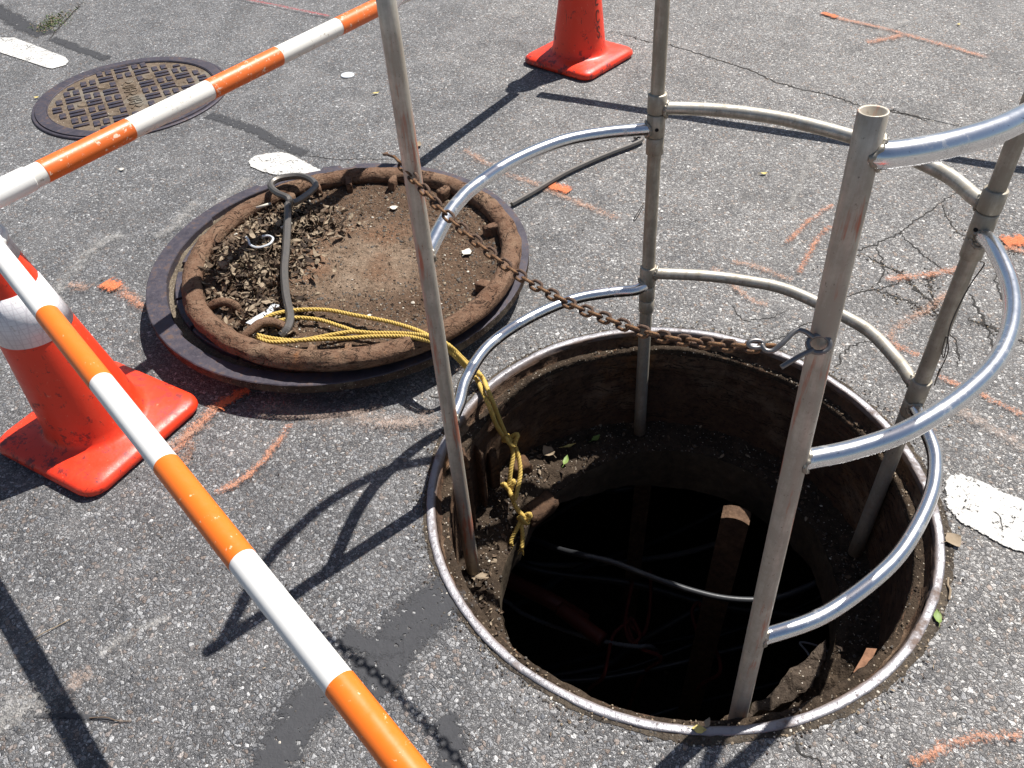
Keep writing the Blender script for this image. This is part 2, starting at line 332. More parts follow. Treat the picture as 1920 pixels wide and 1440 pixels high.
M = dict(
 asphalt=asphalt(), white=flatpaint(),
 bright=paint('spray_orange_fresh', (.78, .23, .09), (.68, .20, .09), 1.45, .5, .93),
 mid=paint('spray_orange_worn', (.66, .30, .17), (.58, .27, .17), .98, .75, .80),
 pale=paint('spray_orange_faded', (.62, .36, .24), (.55, .34, .25), .88, .75, .75),
 palepink=paint('spray_pink_dust', (.54, .39, .31), (.48, .39, .33), 1.0, 1.0, .62),
 chalk=paint('chalk_dust', (.52, .49, .45), (.46, .44, .41), 1.0, 1.0, .55),
 red=paint('spray_red_faded', (.55, .08, .08), (.5, .12, .12), .95, .6, .65),
 alu=metal_tube('hoop_aluminium', (.76, .76, .77), .13, .02, (.36, .33, .29)),
 alu_b=metal_tube('back_hoop_aluminium', (.66, .63, .56), .30, .6, (.30, .26, .20)),
 post=metal_tube('post_aluminium', (.60, .56, .48), .36, .8, (.30, .255, .19)),
 post_o=metal_tube('post_aluminium_paint_stained', (.66, .62, .55), .36, .8, (.38, .33, .26), orange=.42),
 weld=plain('weld_bead', (.42, .39, .33), .5, .8, (.25, .22, .18), 120, .6),
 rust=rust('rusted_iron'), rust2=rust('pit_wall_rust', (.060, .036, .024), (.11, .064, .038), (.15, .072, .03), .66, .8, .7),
 dirt=pan_dirt(),
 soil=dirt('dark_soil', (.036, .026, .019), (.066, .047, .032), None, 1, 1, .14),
 gravel=dirt('gap_gravel', (.12, .095, .07), (.20, .165, .12), None, 1.2, 1, .3),
 iron=iron('dark_cast_iron', (.050, .044, .056), (.085, .074, .090), .45, .45), sideiron=dirt('gritty_iron_edge', (.035, .026, .022), (.085, .058, .042), (.16, .135, .10), 1.5, .8, .15), irontop=iron('cover_tread_iron', (.045, .040, .054), (.080, .072, .092), .42, .5),
 rim=rimmat(),
 frost=dirt('packed_tan_dust', (.115, .086, .062), (.170, .130, .095), (.19, .18, .155), 1, .5, .15),
 cone=cone_mat(), white_pl=bar_mat('bar_white_plastic', (.82, .80, .76), .3, (.45, .40, .33)), orange_pl=bar_mat('bar_orange_plastic', (.84, .175, .016), .55, (.85, .50, .30)), orange_old=bar_mat('bar_orange_scuffed', (.72, .145, .022), .95, (.80, .62, .48), .32), white_old=bar_mat('bar_white_scuffed', (.76, .73, .67), .95, (.38, .32, .25), .36),
 chain=rust('chain_rust', (.085, .058, .045), (.17, .11, .08), (.24, .115, .05), .6, .4, 4),
 steel=plain('hook_steel', (.26, .25, .245), .42, .85, (.16, .15, .145), 90, .2),
 tool=plain('tool_steel', (.20, .185, .17), .42, .7, (.13, .115, .10), 60, .4),
 rope=plain('yellow_rope_fibre', (.62, .44, .12), .75, 0, (.40, .27, .07), 300, .6, .25),
 plank=dirt('old_wood', (.085, .052, .035), (.15, .092, .058), None, .6, .6), black=plain('black_cable', (.028, .03, .032), .42, 0, (.02, .02, .022), 60, .3),
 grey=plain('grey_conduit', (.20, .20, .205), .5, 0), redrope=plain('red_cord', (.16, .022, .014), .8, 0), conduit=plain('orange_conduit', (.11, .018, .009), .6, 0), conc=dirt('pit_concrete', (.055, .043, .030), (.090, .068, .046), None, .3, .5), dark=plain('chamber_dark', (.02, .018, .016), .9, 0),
 leafb=plain('leaf_brown', (.17, .12, .08), .75, 0, (.09, .062, .042), 90, .5, .2), leaft=plain('leaf_tan', (.34, .27, .19), .75, 0, (.20, .15, .10), 90, .5, .2), leafd=plain('leaf_dark', (.055, .038, .027), .8, 0, (.03, .02, .015), 90, .5, .2),
 leafy=plain('leaf_yellow', (.58, .46, .14), .6, 0), leafg=plain('leaf_green', (.18, .26, .06), .6, 0), cream=plain('cream_scrap', (.66, .60, .50), .6, 0), pebble=plain('dark_pebble', (.06, .055, .05), .8, 0, (.12, .10, .08), 60, .4),
 tar=plain('tar_sealer', (.055, .055, .057), .55, 0, (.038, .038, .04), 25, .5), crack=plain('crack_grit', (.030, .027, .024), .95, 0), plastic=plain('clear_plastic', (.62, .64, .66), .2, 0), yellow=plain('yellow_sign', (.30, .28, .03), .5, 0), blackp=plain('black_print', (.02, .02, .02), .5, 0), letter=plain('stencil_brown', (.14, .022, .012), .5, 0), hole=plain('bolt_hole_black', (.01, .01, .01), .9, 0), green=plain('weed_green', (.10, .16, .04), .7, 0), terra=dirt('terracotta', (.20, .105, .065), (.26, .14, .085), None, .6, .3),
)
def tarmat():
    t = NT('thin_tar_smear'); c1, e1, c2, e2 = stone_field(t)
    uv = t.tc.outputs['UV']; v = t.sep(uv, 1); u = t.sep(uv, 0)
    ac = t.math('SUBTRACT', 1, t.math('ABSOLUTE', t.math('MULTIPLY_ADD', v, 2, -1))); en = t.math('SUBTRACT', 1, t.math('ABSOLUTE', t.math('MULTIPLY_ADD', u, 2, -1)))
    e = t.math('MINIMUM', ac, t.math('MULTIPLY', en, 3)); n = t.noise(14, 5, .7); n2 = t.noise(90, 3, .7)
    a = t.ramp(t.math('ADD', t.math('ADD', e, t.math('MULTIPLY_ADD', n, 1.5, -.75)), t.math('MULTIPLY_ADD', t.sep(c2, 1), .34, -.17)), [(.12, 0), (.46, 1)])
    spk = t.math('MULTIPLY', t.ramp(t.sep(c1, 0), [(.90, 0), (.93, 1)]), t.ramp(e1, [(.05, 0), (.1, 1)]))
    a = t.math('MULTIPLY', a, t.math('SUBTRACT', 1, spk))
    t.P(t.mix(t.noise(60, 4), (.046, .046, .049), (.066, .066, .070)), .8, 0, .2); t.bump(t.math('ADD', t.math('MULTIPLY', e1, 1.2), n2), .5, .002)
    t.alpha(t.math('MULTIPLY', a, .93)); return t.m
M['smear'] = tarmat()
M['soil2'] = dirt('dried_mud', (.048, .036, .027), (.085, .064, .048), None, 1, 1, .12)
M['joint'] = dirt('joint_sand', (.045, .038, .032), (.10, .080, .060), None, 1, 1, .2)
D = {'arc_a': [(-0.468, 0.192, 0.612), (-0.443, 0.256, 0.612), (-0.412, 0.31, 0.612), (-0.332, 0.405, 0.612), (-0.225, 0.481, 0.612), (-0.129, 0.51, 0.612), (-0.039, 0.518, 0.612)],
 'arc_b': [(-0.475, 0.105, 0.2), (-0.459, 0.184, 0.2), (-0.409, 0.29, 0.2), (-0.316, 0.382, 0.2), (-0.2, 0.451, 0.2), (-0.104, 0.473, 0.2), (-0.036, 0.478, 0.2)],
 'arc_c': [(0.023, 0.524, 0.655), (0.122, 0.502, 0.655), (0.226, 0.457, 0.655), (0.318, 0.39, 0.655), (0.407, 0.302, 0.655), (0.478, 0.193, 0.655), (0.497, 0.101, 0.655)],
 'arc_d': [(0.025, 0.498, 0.233), (0.135, 0.479, 0.233), (0.234, 0.448, 0.233), (0.326, 0.401, 0.233), (0.43, 0.285, 0.233), (0.468, 0.219, 0.233), (0.49, 0.118, 0.233),
           (0.493, 0.072, 0.233)],
 'arc_e': [(0.026, -0.443, 1.055), (0.074, -0.434, 1.055), (0.139, -0.41, 1.055), (0.188, -0.382, 1.055)],
 'arc_f': [(0.038, -0.458, 0.618), (0.099, -0.446, 0.618), (0.183, -0.417, 0.618), (0.281, -0.359, 0.618), (0.369, -0.285, 0.618), (0.434, -0.196, 0.618), (0.475, -0.101, 0.618),
           (0.496, 0.006, 0.618)],
 'arc_g': [(0.044, -0.483, 0.198), (0.147, -0.452, 0.198), (0.262, -0.385, 0.198), (0.345, -0.316, 0.198), (0.431, -0.211, 0.198), (0.477, -0.12, 0.198), (0.49, -0.048, 0.198)],
 'bail1': [(-1.172, 0.595, 0.1), (-1.154, 0.598, 0.128), (-1.12, 0.603, 0.138), (-1.09, 0.599, 0.128), (-1.085, 0.592, 0.1)],
 'bail2': [(-1.043, 0.449, 0.125), (-1.022, 0.47, 0.138), (-0.992, 0.495, 0.145), (-0.957, 0.503, 0.135), (-0.922, 0.489, 0.11)],
 'band': [(-1.047, 0.526, 0.118), (-1.026, 0.551, 0.118), (-1.002, 0.574, 0.118), (-0.99, 0.603, 0.118), (-0.97, 0.595, 0.118), (-0.977, 0.556, 0.118), (-1.0, 0.527, 0.118),
          (-1.021, 0.511, 0.118)],
 'brickbit': [(0.311, -0.383, -0.15), (0.357, -0.332, -0.15), (0.378, -0.334, -0.15), (0.329, -0.396, -0.15)],
 'cable': [(-0.184, 0.192, -0.52), (-0.147, 0.18, -0.52), (-0.096, 0.161, -0.52), (-0.026, 0.123, -0.52), (0.043, 0.086, -0.52), (0.111, 0.054, -0.52), (0.179, 0.03, -0.52),
           (0.249, 0.018, -0.52), (0.321, 0.018, -0.52), (0.4, 0.04, -0.52), (0.486, 0.079, -0.52)],
 'cable2': [(-0.142, 0.576, -0.75), (-0.029, 0.603, -0.75), (0.064, 0.616, -0.75), (0.176, 0.625, -0.75), (0.291, 0.648, -0.75), (0.441, 0.657, -0.75)],
 'chain': [(-0.533, 0.1007, 0.7943), (-0.4888, 0.0327, 0.7763), (-0.4545, -0.0117, 0.7561), (-0.3961, -0.0764, 0.7311), (-0.332, -0.1441, 0.7119), (-0.2641, -0.2141, 0.71),
           (-0.2083, -0.2699, 0.7191), (-0.1627, -0.313, 0.7283), (-0.109, -0.3619, 0.7511), (-0.0596, -0.4026, 0.7754), (-0.0236, -0.416, 0.7863)],
 'conduit1': [(-0.58, 0.55, -1.0), (-0.43, 0.451, -1.0), (-0.321, 0.38, -1.0), (-0.251, 0.334, -1.0)],
 'conduit2': [(-0.235, 0.313, -1.0), (-0.169, 0.249, -1.0), (-0.105, 0.187, -1.0)],
 'coverbits': [(-0.698, 1.092, 0.113), (-0.468, 0.821, 0.113), (-0.708, 0.468, 0.113), (-0.679, 0.547, 0.113), (-0.727, 0.553, 0.113), (-1.068, 0.849, 0.113),
               (-1.04, 0.819, 0.113), (-1.029, 0.845, 0.113), (-1.055, 0.861, 0.113), (-0.989, 1.042, 0.113), (-1.047, 1.094, 0.113), (-1.027, 0.928, 0.113)],
 'cracks': {'c1': [(0.178, 2.735), (0.268, 2.656), (0.342, 2.582), (0.445, 2.518), (0.577, 2.369), (0.705, 2.227), (0.833, 2.041), (0.973, 1.934), (1.063, 1.827), (1.196, 1.743),
                   (1.348, 1.624), (1.536, 1.502)],
            'c10': [(0.472, 0.366), (0.514, 0.409), (0.571, 0.454), (0.617, 0.461)],
            'c11': [(0.276, 0.467), (0.368, 0.492), (0.455, 0.542), (0.534, 0.558)],
            'c12': [(-1.11, 1.678), (-1.005, 1.638), (-0.864, 1.611), (-0.745, 1.606)],
            'c13': [(0.266, 0.678), (0.288, 0.579), (0.332, 0.575), (0.432, 0.614)],
            'c14': [(-0.577, 0.337), (-0.509, 0.322), (-0.481, 0.339)],
            'c15': [(-2.545, 2.997), (-2.557, 3.324), (-2.556, 3.522)],
            'c16': [(1.514, 1.639), (1.65, 1.735)],
            'c18': [(0.106, -0.573), (0.109, -0.597), (0.136, -0.629)],
            'c19': [(0.807, 0.733), (0.729, 0.688), (0.665, 0.681), (0.593, 0.65)],
            'c1b': [(1.103, 1.822), (1.182, 1.758), (1.252, 1.678)],
            'c2': [(0.55, 0.756), (0.634, 0.823), (0.717, 0.878), (0.795, 0.914), (0.883, 0.974), (0.98, 1.048), (1.105, 1.142), (1.236, 1.239)],
            'c20': [(0.816, 0.535), (0.824, 0.444), (0.793, 0.341)],
            'c21': [(0.935, 0.502), (0.913, 0.416), (0.851, 0.317)],
            'c22': [(0.779, 0.915), (0.766, 0.79), (0.694, 0.678)],
            'c23': [(1.168, 0.836), (1.061, 0.71), (1.026, 0.588), (1.061, 0.538)],
            'c3': [(0.723, 0.849), (0.773, 0.789), (0.807, 0.733), (0.813, 0.668), (0.832, 0.605), (0.816, 0.535)],
            'c4': [(0.883, 0.974), (0.889, 0.862), (0.918, 0.776), (0.957, 0.72)],
            'c5': [(0.694, 0.678), (0.765, 0.623), (0.809, 0.547)],
            'c6': [(0.896, 0.528), (0.935, 0.502), (0.969, 0.466), (1.003, 0.419)],
            'c7': [(0.954, 0.643), (0.941, 0.548), (0.934, 0.469)],
            'c8': [(1.061, 1.12), (1.046, 0.964), (1.085, 0.901), (1.193, 0.806)],
            'c9': [(0.883, 0.766), (0.854, 0.677), (0.819, 0.535)]},
 'dash1': [(-3.031, 3.084), (-2.726, 3.042), (-2.687, 3.009), (-2.375, 2.757), (-2.338, 2.702), (-2.335, 2.659), (-2.386, 2.624), (-2.417, 2.64), (-2.725, 2.861), (-2.965, 2.939)],
 'dash1_old': [(-2.981, 3.091), (-2.855, 3.046), (-2.791, 3.051), (-2.755, 3.06), (-2.707, 3.025), (-2.603, 2.943), (-2.474, 2.84), (-2.383, 2.764), (-2.338, 2.702),
               (-2.333, 2.659), (-2.355, 2.632), (-2.384, 2.617), (-2.432, 2.642), (-2.548, 2.736), (-2.657, 2.82), (-2.731, 2.875), (-2.834, 2.934), (-2.932, 2.981)],
 'dash2': [(-1.29, 1.644), (-1.271, 1.679), (-1.233, 1.691), (-1.174, 1.697), (-1.14, 1.677), (-1.013, 1.547), (-0.923, 1.443), (-0.988, 1.359), (-1.085, 1.449), (-1.164, 1.525),
           (-1.229, 1.562), (-1.271, 1.598)],
 'dash2_old': [(-1.285, 1.608), (-1.273, 1.671), (-1.233, 1.691), (-1.17, 1.697), (-1.07, 1.609), (-0.923, 1.443), (-0.988, 1.359), (-1.074, 1.44), (-1.149, 1.493),
               (-1.228, 1.554)],
 'dash3': [(0.595, -0.04), (0.615, -0.014), (0.643, -0.007), (0.68, -0.031), (0.712, -0.064), (0.746, -0.091), (0.798, -0.149), (0.73, -0.278), (0.683, -0.221), (0.65, -0.197),
           (0.619, -0.165), (0.587, -0.135), (0.578, -0.092)],
 'flex': [(-0.456, 0.461, -1.15), (-0.362, 0.39, -1.15), (-0.252, 0.331, -1.15), (-0.144, 0.283, -1.15), (-0.054, 0.256, -1.15), (0.017, 0.24, -1.15)],
 'hang0': [(-0.445, 0.395, 0.028), (-0.434, 0.38, 0.022), (-0.427, 0.366, 0.016), (-0.419, 0.316, 0.037), (-0.407, 0.299, 0.002), (-0.393, 0.309, -0.074), (-0.379, 0.316, -0.14)],
 'hang1': [(-0.463, 0.396, 0.028), (-0.455, 0.386, 0.022), (-0.443, 0.367, 0.016), (-0.434, 0.331, 0.02), (-0.417, 0.284, 0.008), (-0.404, 0.294, -0.068), (-0.386, 0.313, -0.14)],
 'hang2': [(-0.378, 0.322, -0.14), (-0.362, 0.31, -0.16), (-0.35, 0.289, -0.19), (-0.347, 0.258, -0.22), (-0.354, 0.229, -0.24), (-0.366, 0.2, -0.26), (-0.379, 0.229, -0.26),
           (-0.385, 0.248, -0.25)],
 'hang3': [(-0.372, 0.312, -0.14), (-0.364, 0.29, -0.18), (-0.372, 0.26, -0.21), (-0.378, 0.24, -0.24), (-0.383, 0.235, -0.25)],
 'hang4': [(-0.383, 0.235, -0.25), (-0.373, 0.209, -0.27), (-0.36, 0.188, -0.29), (-0.34, 0.168, -0.3), (-0.336, 0.164, -0.3)],
 'hang5': [(-0.343, 0.164, -0.3), (-0.351, 0.15, -0.31), (-0.35, 0.129, -0.33), (-0.354, 0.105, -0.35)],
 'hang6': [(-0.35, 0.165, -0.3), (-0.363, 0.142, -0.31), (-0.379, 0.123, -0.33), (-0.382, 0.113, -0.34)],
 'hook': [(-0.0383, -0.4011, 0.7709), (-0.0291, -0.4105, 0.7695), (-0.0228, -0.4168, 0.7808), (-0.0141, -0.4257, 0.8009), (-0.0066, -0.4333, 0.8169), (0.0017, -0.4418, 0.8168),
          (0.0057, -0.4457, 0.8166)],
 'knots': [(-0.368, 0.307, -0.145), (-0.381, 0.239, -0.25), (-0.342, 0.164, -0.3)],
 'label': [(0.327, -0.005, -1.1), (0.44, 0.007, -1.1), (0.432, -0.054, -1.1), (0.311, -0.073, -1.1)],
 'leafledge': [(-0.298, 0.412, -0.31), (-0.242, 0.439, -0.31), (-0.269, 0.379, -0.31), (-0.276, 0.4, -0.31)],
 'ledgeR': [(-0.422, 0.075)],
 'litter': [(-1.003, 2.378), (-0.86, 2.171), (-0.665, 1.692), (0.55, -0.182), (0.446, -0.357), (-0.058, -0.551), (-0.041, -0.54), (0.484, -0.3), (-1.755, 1.625), (1.754, 2.579),
            (0.551, 1.353), (0.256, -0.436), (0.372, -0.442), (-1.319, -0.29), (-1.118, -0.47), (-2.333, 2.308), (0.483, -0.541), (-1.078, 0.374)],
 'mud': [(0.047, -0.419, -0.2), (0.123, -0.383, -0.2), (0.209, -0.315, -0.2), (0.28, -0.269, -0.2), (0.278, -0.332, -0.2), (0.233, -0.389, -0.2), (0.134, -0.423, -0.2)],
 'plank1': [(0.042, 0.588, -0.62), (0.092, 0.58, -0.62)],
 'plank2': [(0.198, 0.139, -0.355), (0.236, 0.194, -0.355), (0.268, 0.173, -0.355)],
 'posts': [((-0.4887, 0.0428), (-0.0207, 0.037)), ((0.0049, 0.4938), (-0.0236, 0.0464)), ((0.032, -0.4966), (-0.0263, 0.0561)), ((0.5, 0.038), (0.012, 0.05))],
 'redr1': [(0.045, 0.498, -1.15), (0.019, 0.411, -1.15), (-0.004, 0.327, -1.15), (0.002, 0.265, -1.15), (0.019, 0.254, -1.15), (0.042, 0.283, -1.15), (0.023, 0.346, -1.15),
           (0.002, 0.331, -1.15), (-0.05, 0.288, -1.15), (-0.078, 0.21, -1.15), (-0.105, 0.134, -1.15)],
 'redr2': [(0.12, 0.553, -1.17), (0.109, 0.462, -1.17), (0.084, 0.354, -1.17), (0.054, 0.293, -1.17), (0.029, 0.316, -1.17), (0.011, 0.348, -1.17), (0.009, 0.306, -1.17),
           (0.037, 0.244, -1.17), (0.104, 0.2, -1.17)],
 'redr3': [(0.246, 0.191, -1.15), (0.239, 0.292, -1.15), (0.24, 0.365, -1.15), (0.269, 0.396, -1.15), (0.275, 0.352, -1.15), (0.285, 0.249, -1.15), (0.287, 0.131, -1.15)],
 'ropeA': [(-1.009, 0.502, 0.128), (-1.002, 0.515, 0.133), (-0.976, 0.536, 0.138), (-0.933, 0.561, 0.128), (-0.884, 0.563, 0.128), (-0.826, 0.554, 0.128), (-0.767, 0.531, 0.128),
           (-0.709, 0.51, 0.128), (-0.651, 0.48, 0.133), (-0.585, 0.427, 0.147), (-0.532, 0.37, 0.157), (-0.496, 0.344, 0.146), (-0.462, 0.351, 0.081), (-0.434, 0.372, 0.03)],
 'ropeB': [(-0.988, 0.509, 0.128), (-0.948, 0.524, 0.128), (-0.909, 0.536, 0.123), (-0.851, 0.522, 0.123), (-0.792, 0.49, 0.123), (-0.733, 0.458, 0.123), (-0.676, 0.441, 0.128),
           (-0.605, 0.417, 0.143), (-0.541, 0.374, 0.161), (-0.502, 0.347, 0.154), (-0.471, 0.353, 0.097), (-0.442, 0.379, 0.035)],
 'ropeC': [(-1.003, 0.459, 0.128), (-0.975, 0.44, 0.128), (-0.933, 0.434, 0.128), (-0.88, 0.438, 0.128), (-0.813, 0.452, 0.128), (-0.76, 0.46, 0.128), (-0.704, 0.451, 0.128),
           (-0.619, 0.424, 0.143), (-0.544, 0.368, 0.173), (-0.505, 0.344, 0.164), (-0.476, 0.356, 0.109), (-0.448, 0.38, 0.04)],
 'ropeD': [(-1.002, 0.461, 0.133), (-0.964, 0.451, 0.128), (-0.907, 0.438, 0.128), (-0.839, 0.437, 0.128), (-0.771, 0.436, 0.128), (-0.703, 0.437, 0.128), (-0.618, 0.412, 0.143),
           (-0.55, 0.364, 0.163), (-0.511, 0.342, 0.154), (-0.483, 0.345, 0.109), (-0.455, 0.377, 0.03)],
 'spray': {'o1': ([(-0.506, 1.674), (-0.431, 1.564), (-0.337, 1.45), (-0.246, 1.374), (-0.16, 1.29), (-0.062, 1.192), (0.041, 1.097)], 0.0623, 'pale'),
           'o10': ([(0.916, 0.659), (0.831, 0.6), (0.741, 0.541), (0.688, 0.5), (0.651, 0.458)], 0.0553, 'pale'),
           'o10b': ([(0.644, 0.459), (0.674, 0.424), (0.711, 0.393)], 0.0414, 'mid'),
           'o11': ([(0.721, 0.315), (0.764, 0.274), (0.81, 0.227), (0.875, 0.16)], 0.0387, 'mid'),
           'o12': ([(1.152, 0.872), (1.23, 0.882)], 0.0886, 'bright'),
           'o12b': ([(1.143, 0.852), (1.2, 0.819)], 0.0603, 'mid'),
           'o13': ([(0.318, 0.852), (0.392, 0.815), (0.481, 0.735)], 0.0468, 'pale'),
           'o14': ([(0.253, 0.836), (0.326, 0.672), (0.376, 0.631)], 0.0448, 'pale'),
           'o1b': ([(-0.192, 1.357), (-0.123, 1.3)], 0.0688, 'bright'),
           'o2': ([(1.196, 2.815), (1.272, 2.714), (1.452, 2.531), (1.579, 2.371), (1.738, 2.188)], 0.0706, 'mid'),
           'o2b': ([(1.201, 2.808), (1.255, 2.737)], 0.0525, 'bright'),
           'o2c': ([(1.489, 2.5), (1.391, 2.464), (1.274, 2.419)], 0.0796, 'mid'),
           'o3': ([(0.722, 1.138), (0.623, 1.051), (0.501, 0.92)], 0.0358, 'mid'),
           'o4': ([(0.676, 1.015), (0.603, 0.931), (0.496, 0.76)], 0.0346, 'mid'),
           'o5': ([(-1.583, 0.908), (-1.519, 0.862), (-1.398, 0.749)], 0.0678, 'mid'),
           'o5b': ([(-1.587, 0.911), (-1.535, 0.872)], 0.0748, 'bright'),
           'o5c': ([(-1.699, 0.913), (-1.622, 0.879)], 0.075, 'pale'),
           'o6': ([(-1.099, 0.376), (-1.13, 0.301), (-1.162, 0.239), (-1.199, 0.158)], 0.061, 'mid'),
           'o6b': ([(-1.039, 0.391), (-1.076, 0.364), (-1.109, 0.328)], 0.0521, 'bright'),
           'o6c': ([(-1.11, 0.271), (-1.168, 0.236), (-1.221, 0.19)], 0.0443, 'pale'),
           'o6d': ([(-1.153, 0.151), (-1.142, 0.211), (-1.142, 0.133)], 0.0384, 'pale'),
           'o7': ([(-0.911, 0.266), (-0.931, 0.204), (-0.958, 0.138), (-0.998, 0.083), (-1.064, 0.044)], 0.0374, 'mid'),
           'o8': ([(0.281, -0.632), (0.324, -0.615), (0.377, -0.599), (0.437, -0.591), (0.505, -0.594)], 0.035, 'mid'),
           'o9': ([(0.729, 0.711), (0.803, 0.723), (0.884, 0.731), (0.996, 0.756)], 0.0522, 'mid'),
           'r1': ([(-1.757, 3.484), (-1.53, 3.329), (-1.344, 3.209), (-1.151, 3.076)], 0.0457, 'red'),
           'w1': ([(-1.726, 0.809), (-1.714, 0.956), (-1.679, 1.098), (-1.61, 1.185)], 0.1015, 'chalk'),
           'w10': ([(-0.51, 0.422), (-0.454, 0.439), (-0.468, 0.378)], 0.0772, 'palepink'),
           'w11': ([(-1.797, 0.565), (-1.75, 0.748), (-1.691, 0.845)], 0.1311, 'chalk'),
           'w12': ([(0.698, 0.213), (0.756, 0.136), (0.82, 0.047)], 0.0641, 'palepink'),
           'w13': ([(1.55, 2.661), (1.343, 2.495)], 0.1001, 'chalk'),
           'w2': ([(-1.415, 1.367), (-1.446, 1.201), (-1.501, 1.143)], 0.0894, 'chalk'),
           'w3': ([(-1.421, 1.105), (-1.342, 1.291), (-1.259, 1.515)], 0.0915, 'chalk'),
           'w4': ([(-1.012, 0.321), (-0.843, 0.28), (-0.707, 0.251), (-0.547, 0.231)], 0.1114, 'palepink'),
           'w5': ([(-0.792, 0.304), (-0.679, 0.24), (-0.534, 0.248)], 0.0666, 'palepink'),
           'w6': ([(0.796, 1.531), (0.68, 1.333), (0.569, 1.104)], 0.054, 'chalk'),
           'w7': ([(-1.232, -0.428), (-1.212, -0.399), (-1.188, -0.379)], 0.0685, 'palepink'),
           'w8': ([(-1.186, -0.355), (-1.147, -0.311), (-1.062, -0.269)], 0.049, 'chalk'),
           'w9': ([(-1.35, -0.482), (-1.286, -0.445), (-1.24, -0.406)], 0.1257, 'chalk')},
 'tar': {'t1': ([(-3.258, 3.712), (-2.969, 3.447), (-2.774, 3.242), (-2.564, 3.047)], 0.1007),
         't2': ([(-2.54, 3.016), (-2.41, 2.911), (-2.267, 2.794), (-2.149, 2.703)], 0.0523),
         't3': ([(-1.54, 2.062), (-1.437, 1.988), (-1.312, 1.895), (-1.185, 1.762), (-1.069, 1.665)], 0.0532),
         't4': ([(-0.494, -0.222), (-0.542, -0.275), (-0.593, -0.326), (-0.636, -0.38), (-0.657, -0.438)], 0.1115),
         't4b': ([(-0.72, -0.324), (-0.654, -0.357), (-0.592, -0.355)], 0.043),
         't5': ([(-0.738, -0.434), (-0.779, -0.493), (-0.808, -0.549), (-0.816, -0.612)], 0.096),
         't6': ([(-0.52, -0.502), (-0.495, -0.542), (-0.508, -0.61)], 0.0482),
         't7': ([(-0.656, -0.449), (-0.628, -0.419), (-0.615, -0.387)], 0.0604),
         't8': ([(-1.282, -0.456), (-1.179, -0.466), (-1.117, -0.475)], 0.0114)},
 'tie': [(0.384, -0.072, -0.6), (0.396, -0.104, -0.6), (0.401, -0.157, -0.6), (0.415, -0.18, -0.6), (0.452, -0.175, -0.6), (0.452, -0.107, -0.6), (0.424, -0.082, -0.6)],
 'tool': [(-0.946, 1.112, 0.178), (-0.949, 1.068, 0.178), (-0.974, 1.039, 0.178), (-1.003, 1.017, 0.178), (-0.993, 1.035, 0.178), (-1.008, 1.055, 0.178), (-1.048, 1.09, 0.178),
          (-1.075, 1.131, 0.178), (-1.074, 1.164, 0.178), (-1.047, 1.184, 0.178), (-0.997, 1.189, 0.178), (-0.957, 1.165, 0.178), (-0.934, 1.123, 0.178), (-0.948, 1.08, 0.178)],
 'tool2': [(-0.326, 1.228, 0.012), (-0.25, 1.296, 0.014), (-0.132, 1.411, 0.014), (0.011, 1.518, 0.014), (0.127, 1.59, 0.014), (0.167, 1.623, 0.014), (0.166, 1.657, 0.014),
           (0.145, 1.646, 0.014)],
 'toolshaft': [(-1.009, 1.04, 0.163), (-0.998, 0.95, 0.153), (-0.984, 0.824, 0.143), (-0.974, 0.726, 0.138), (-0.953, 0.621, 0.133), (-0.929, 0.533, 0.128), (-0.93, 0.489, 0.123),
               (-0.946, 0.472, 0.113)],
 'weeds': [(-2.609, 3.168), (-2.601, 3.255), (-2.58, 3.39)],
 'wireP2': [(-0.014, 0.562, 0.4), (-0.028, 0.534, 0.4), (-0.043, 0.504, 0.4), (-0.051, 0.484, 0.4), (-0.045, 0.488, 0.4), (-0.034, 0.511, 0.4), (-0.017, 0.55, 0.4)],
 'wireP4': [(0.51, 0.039, 0.56), (0.513, 0.029, 0.56), (0.504, 0.029, 0.52), (0.499, 0.029, 0.47), (0.497, 0.027, 0.42), (0.503, 0.025, 0.38), (0.516, 0.033, 0.33),
            (0.511, 0.038, 0.34), (0.5, 0.03, 0.39), (0.515, 0.027, 0.35), (0.524, 0.039, 0.28), (0.53, 0.045, 0.24), (0.525, 0.044, 0.29)]}
# ------------------------------------------------------------------ the road, with the round opening cut in it
HR = .5625
def road_mesh():
    V, F = [], []; seg = 128
    radii = [HR, .60, .70, .9, 1.3, 2.0, 3.2, 6, 15, 40, 90]
    for r in radii:
        for k in range(seg):
            a = 2*math.pi*k/seg; V.append((r*math.cos(a), r*math.sin(a), 0))
    for i in range(len(radii)-1):
        for k in range(seg):
            k2 = (k+1) % seg; F.append((i*seg+k, (i+1)*seg+k, (i+1)*seg+k2, i*seg+k2))
    return V, F
V, F = road_mesh()
road = tag(mesh('road', V, F, M['asphalt']), kind='structure')
layer = [0.0]
def ribbon(name, pts, w, mat, z, rag=0, n=8, parent=road, uvs=True):
    p = catmull([(a[0], a[1], 0) for a in pts], n); V, F, UV = [], [], []; N = len(p)
    for i in range(N):
        t = (p[min(i+1, N-1)]-p[max(i-1, 0)]).normalized(); q = Vector((-t.y, t.x, 0))
        w1 = w/2*(1+rag*nz(p[i].x*9, p[i].y*9, i*.7)); w2 = w/2*(1+rag*nz(p[i].x*9+5, p[i].y*9, i*.9))
        for k in range(5):
            s = k/4; V.append(p[i]+q*(w1-(w1+w2)*s)+Vector((0, 0, z))); UV.append((i/(N-1), s))
    for i in range(N-1):
        for k in range(4): F.append((i*5+k, i*5+k+1, (i+1)*5+k+1, (i+1)*5+k))
    for j, f in enumerate(F): F[j] = tuple(reversed(f))
    return mesh(name, V, F, mat, parent, uv=UV)
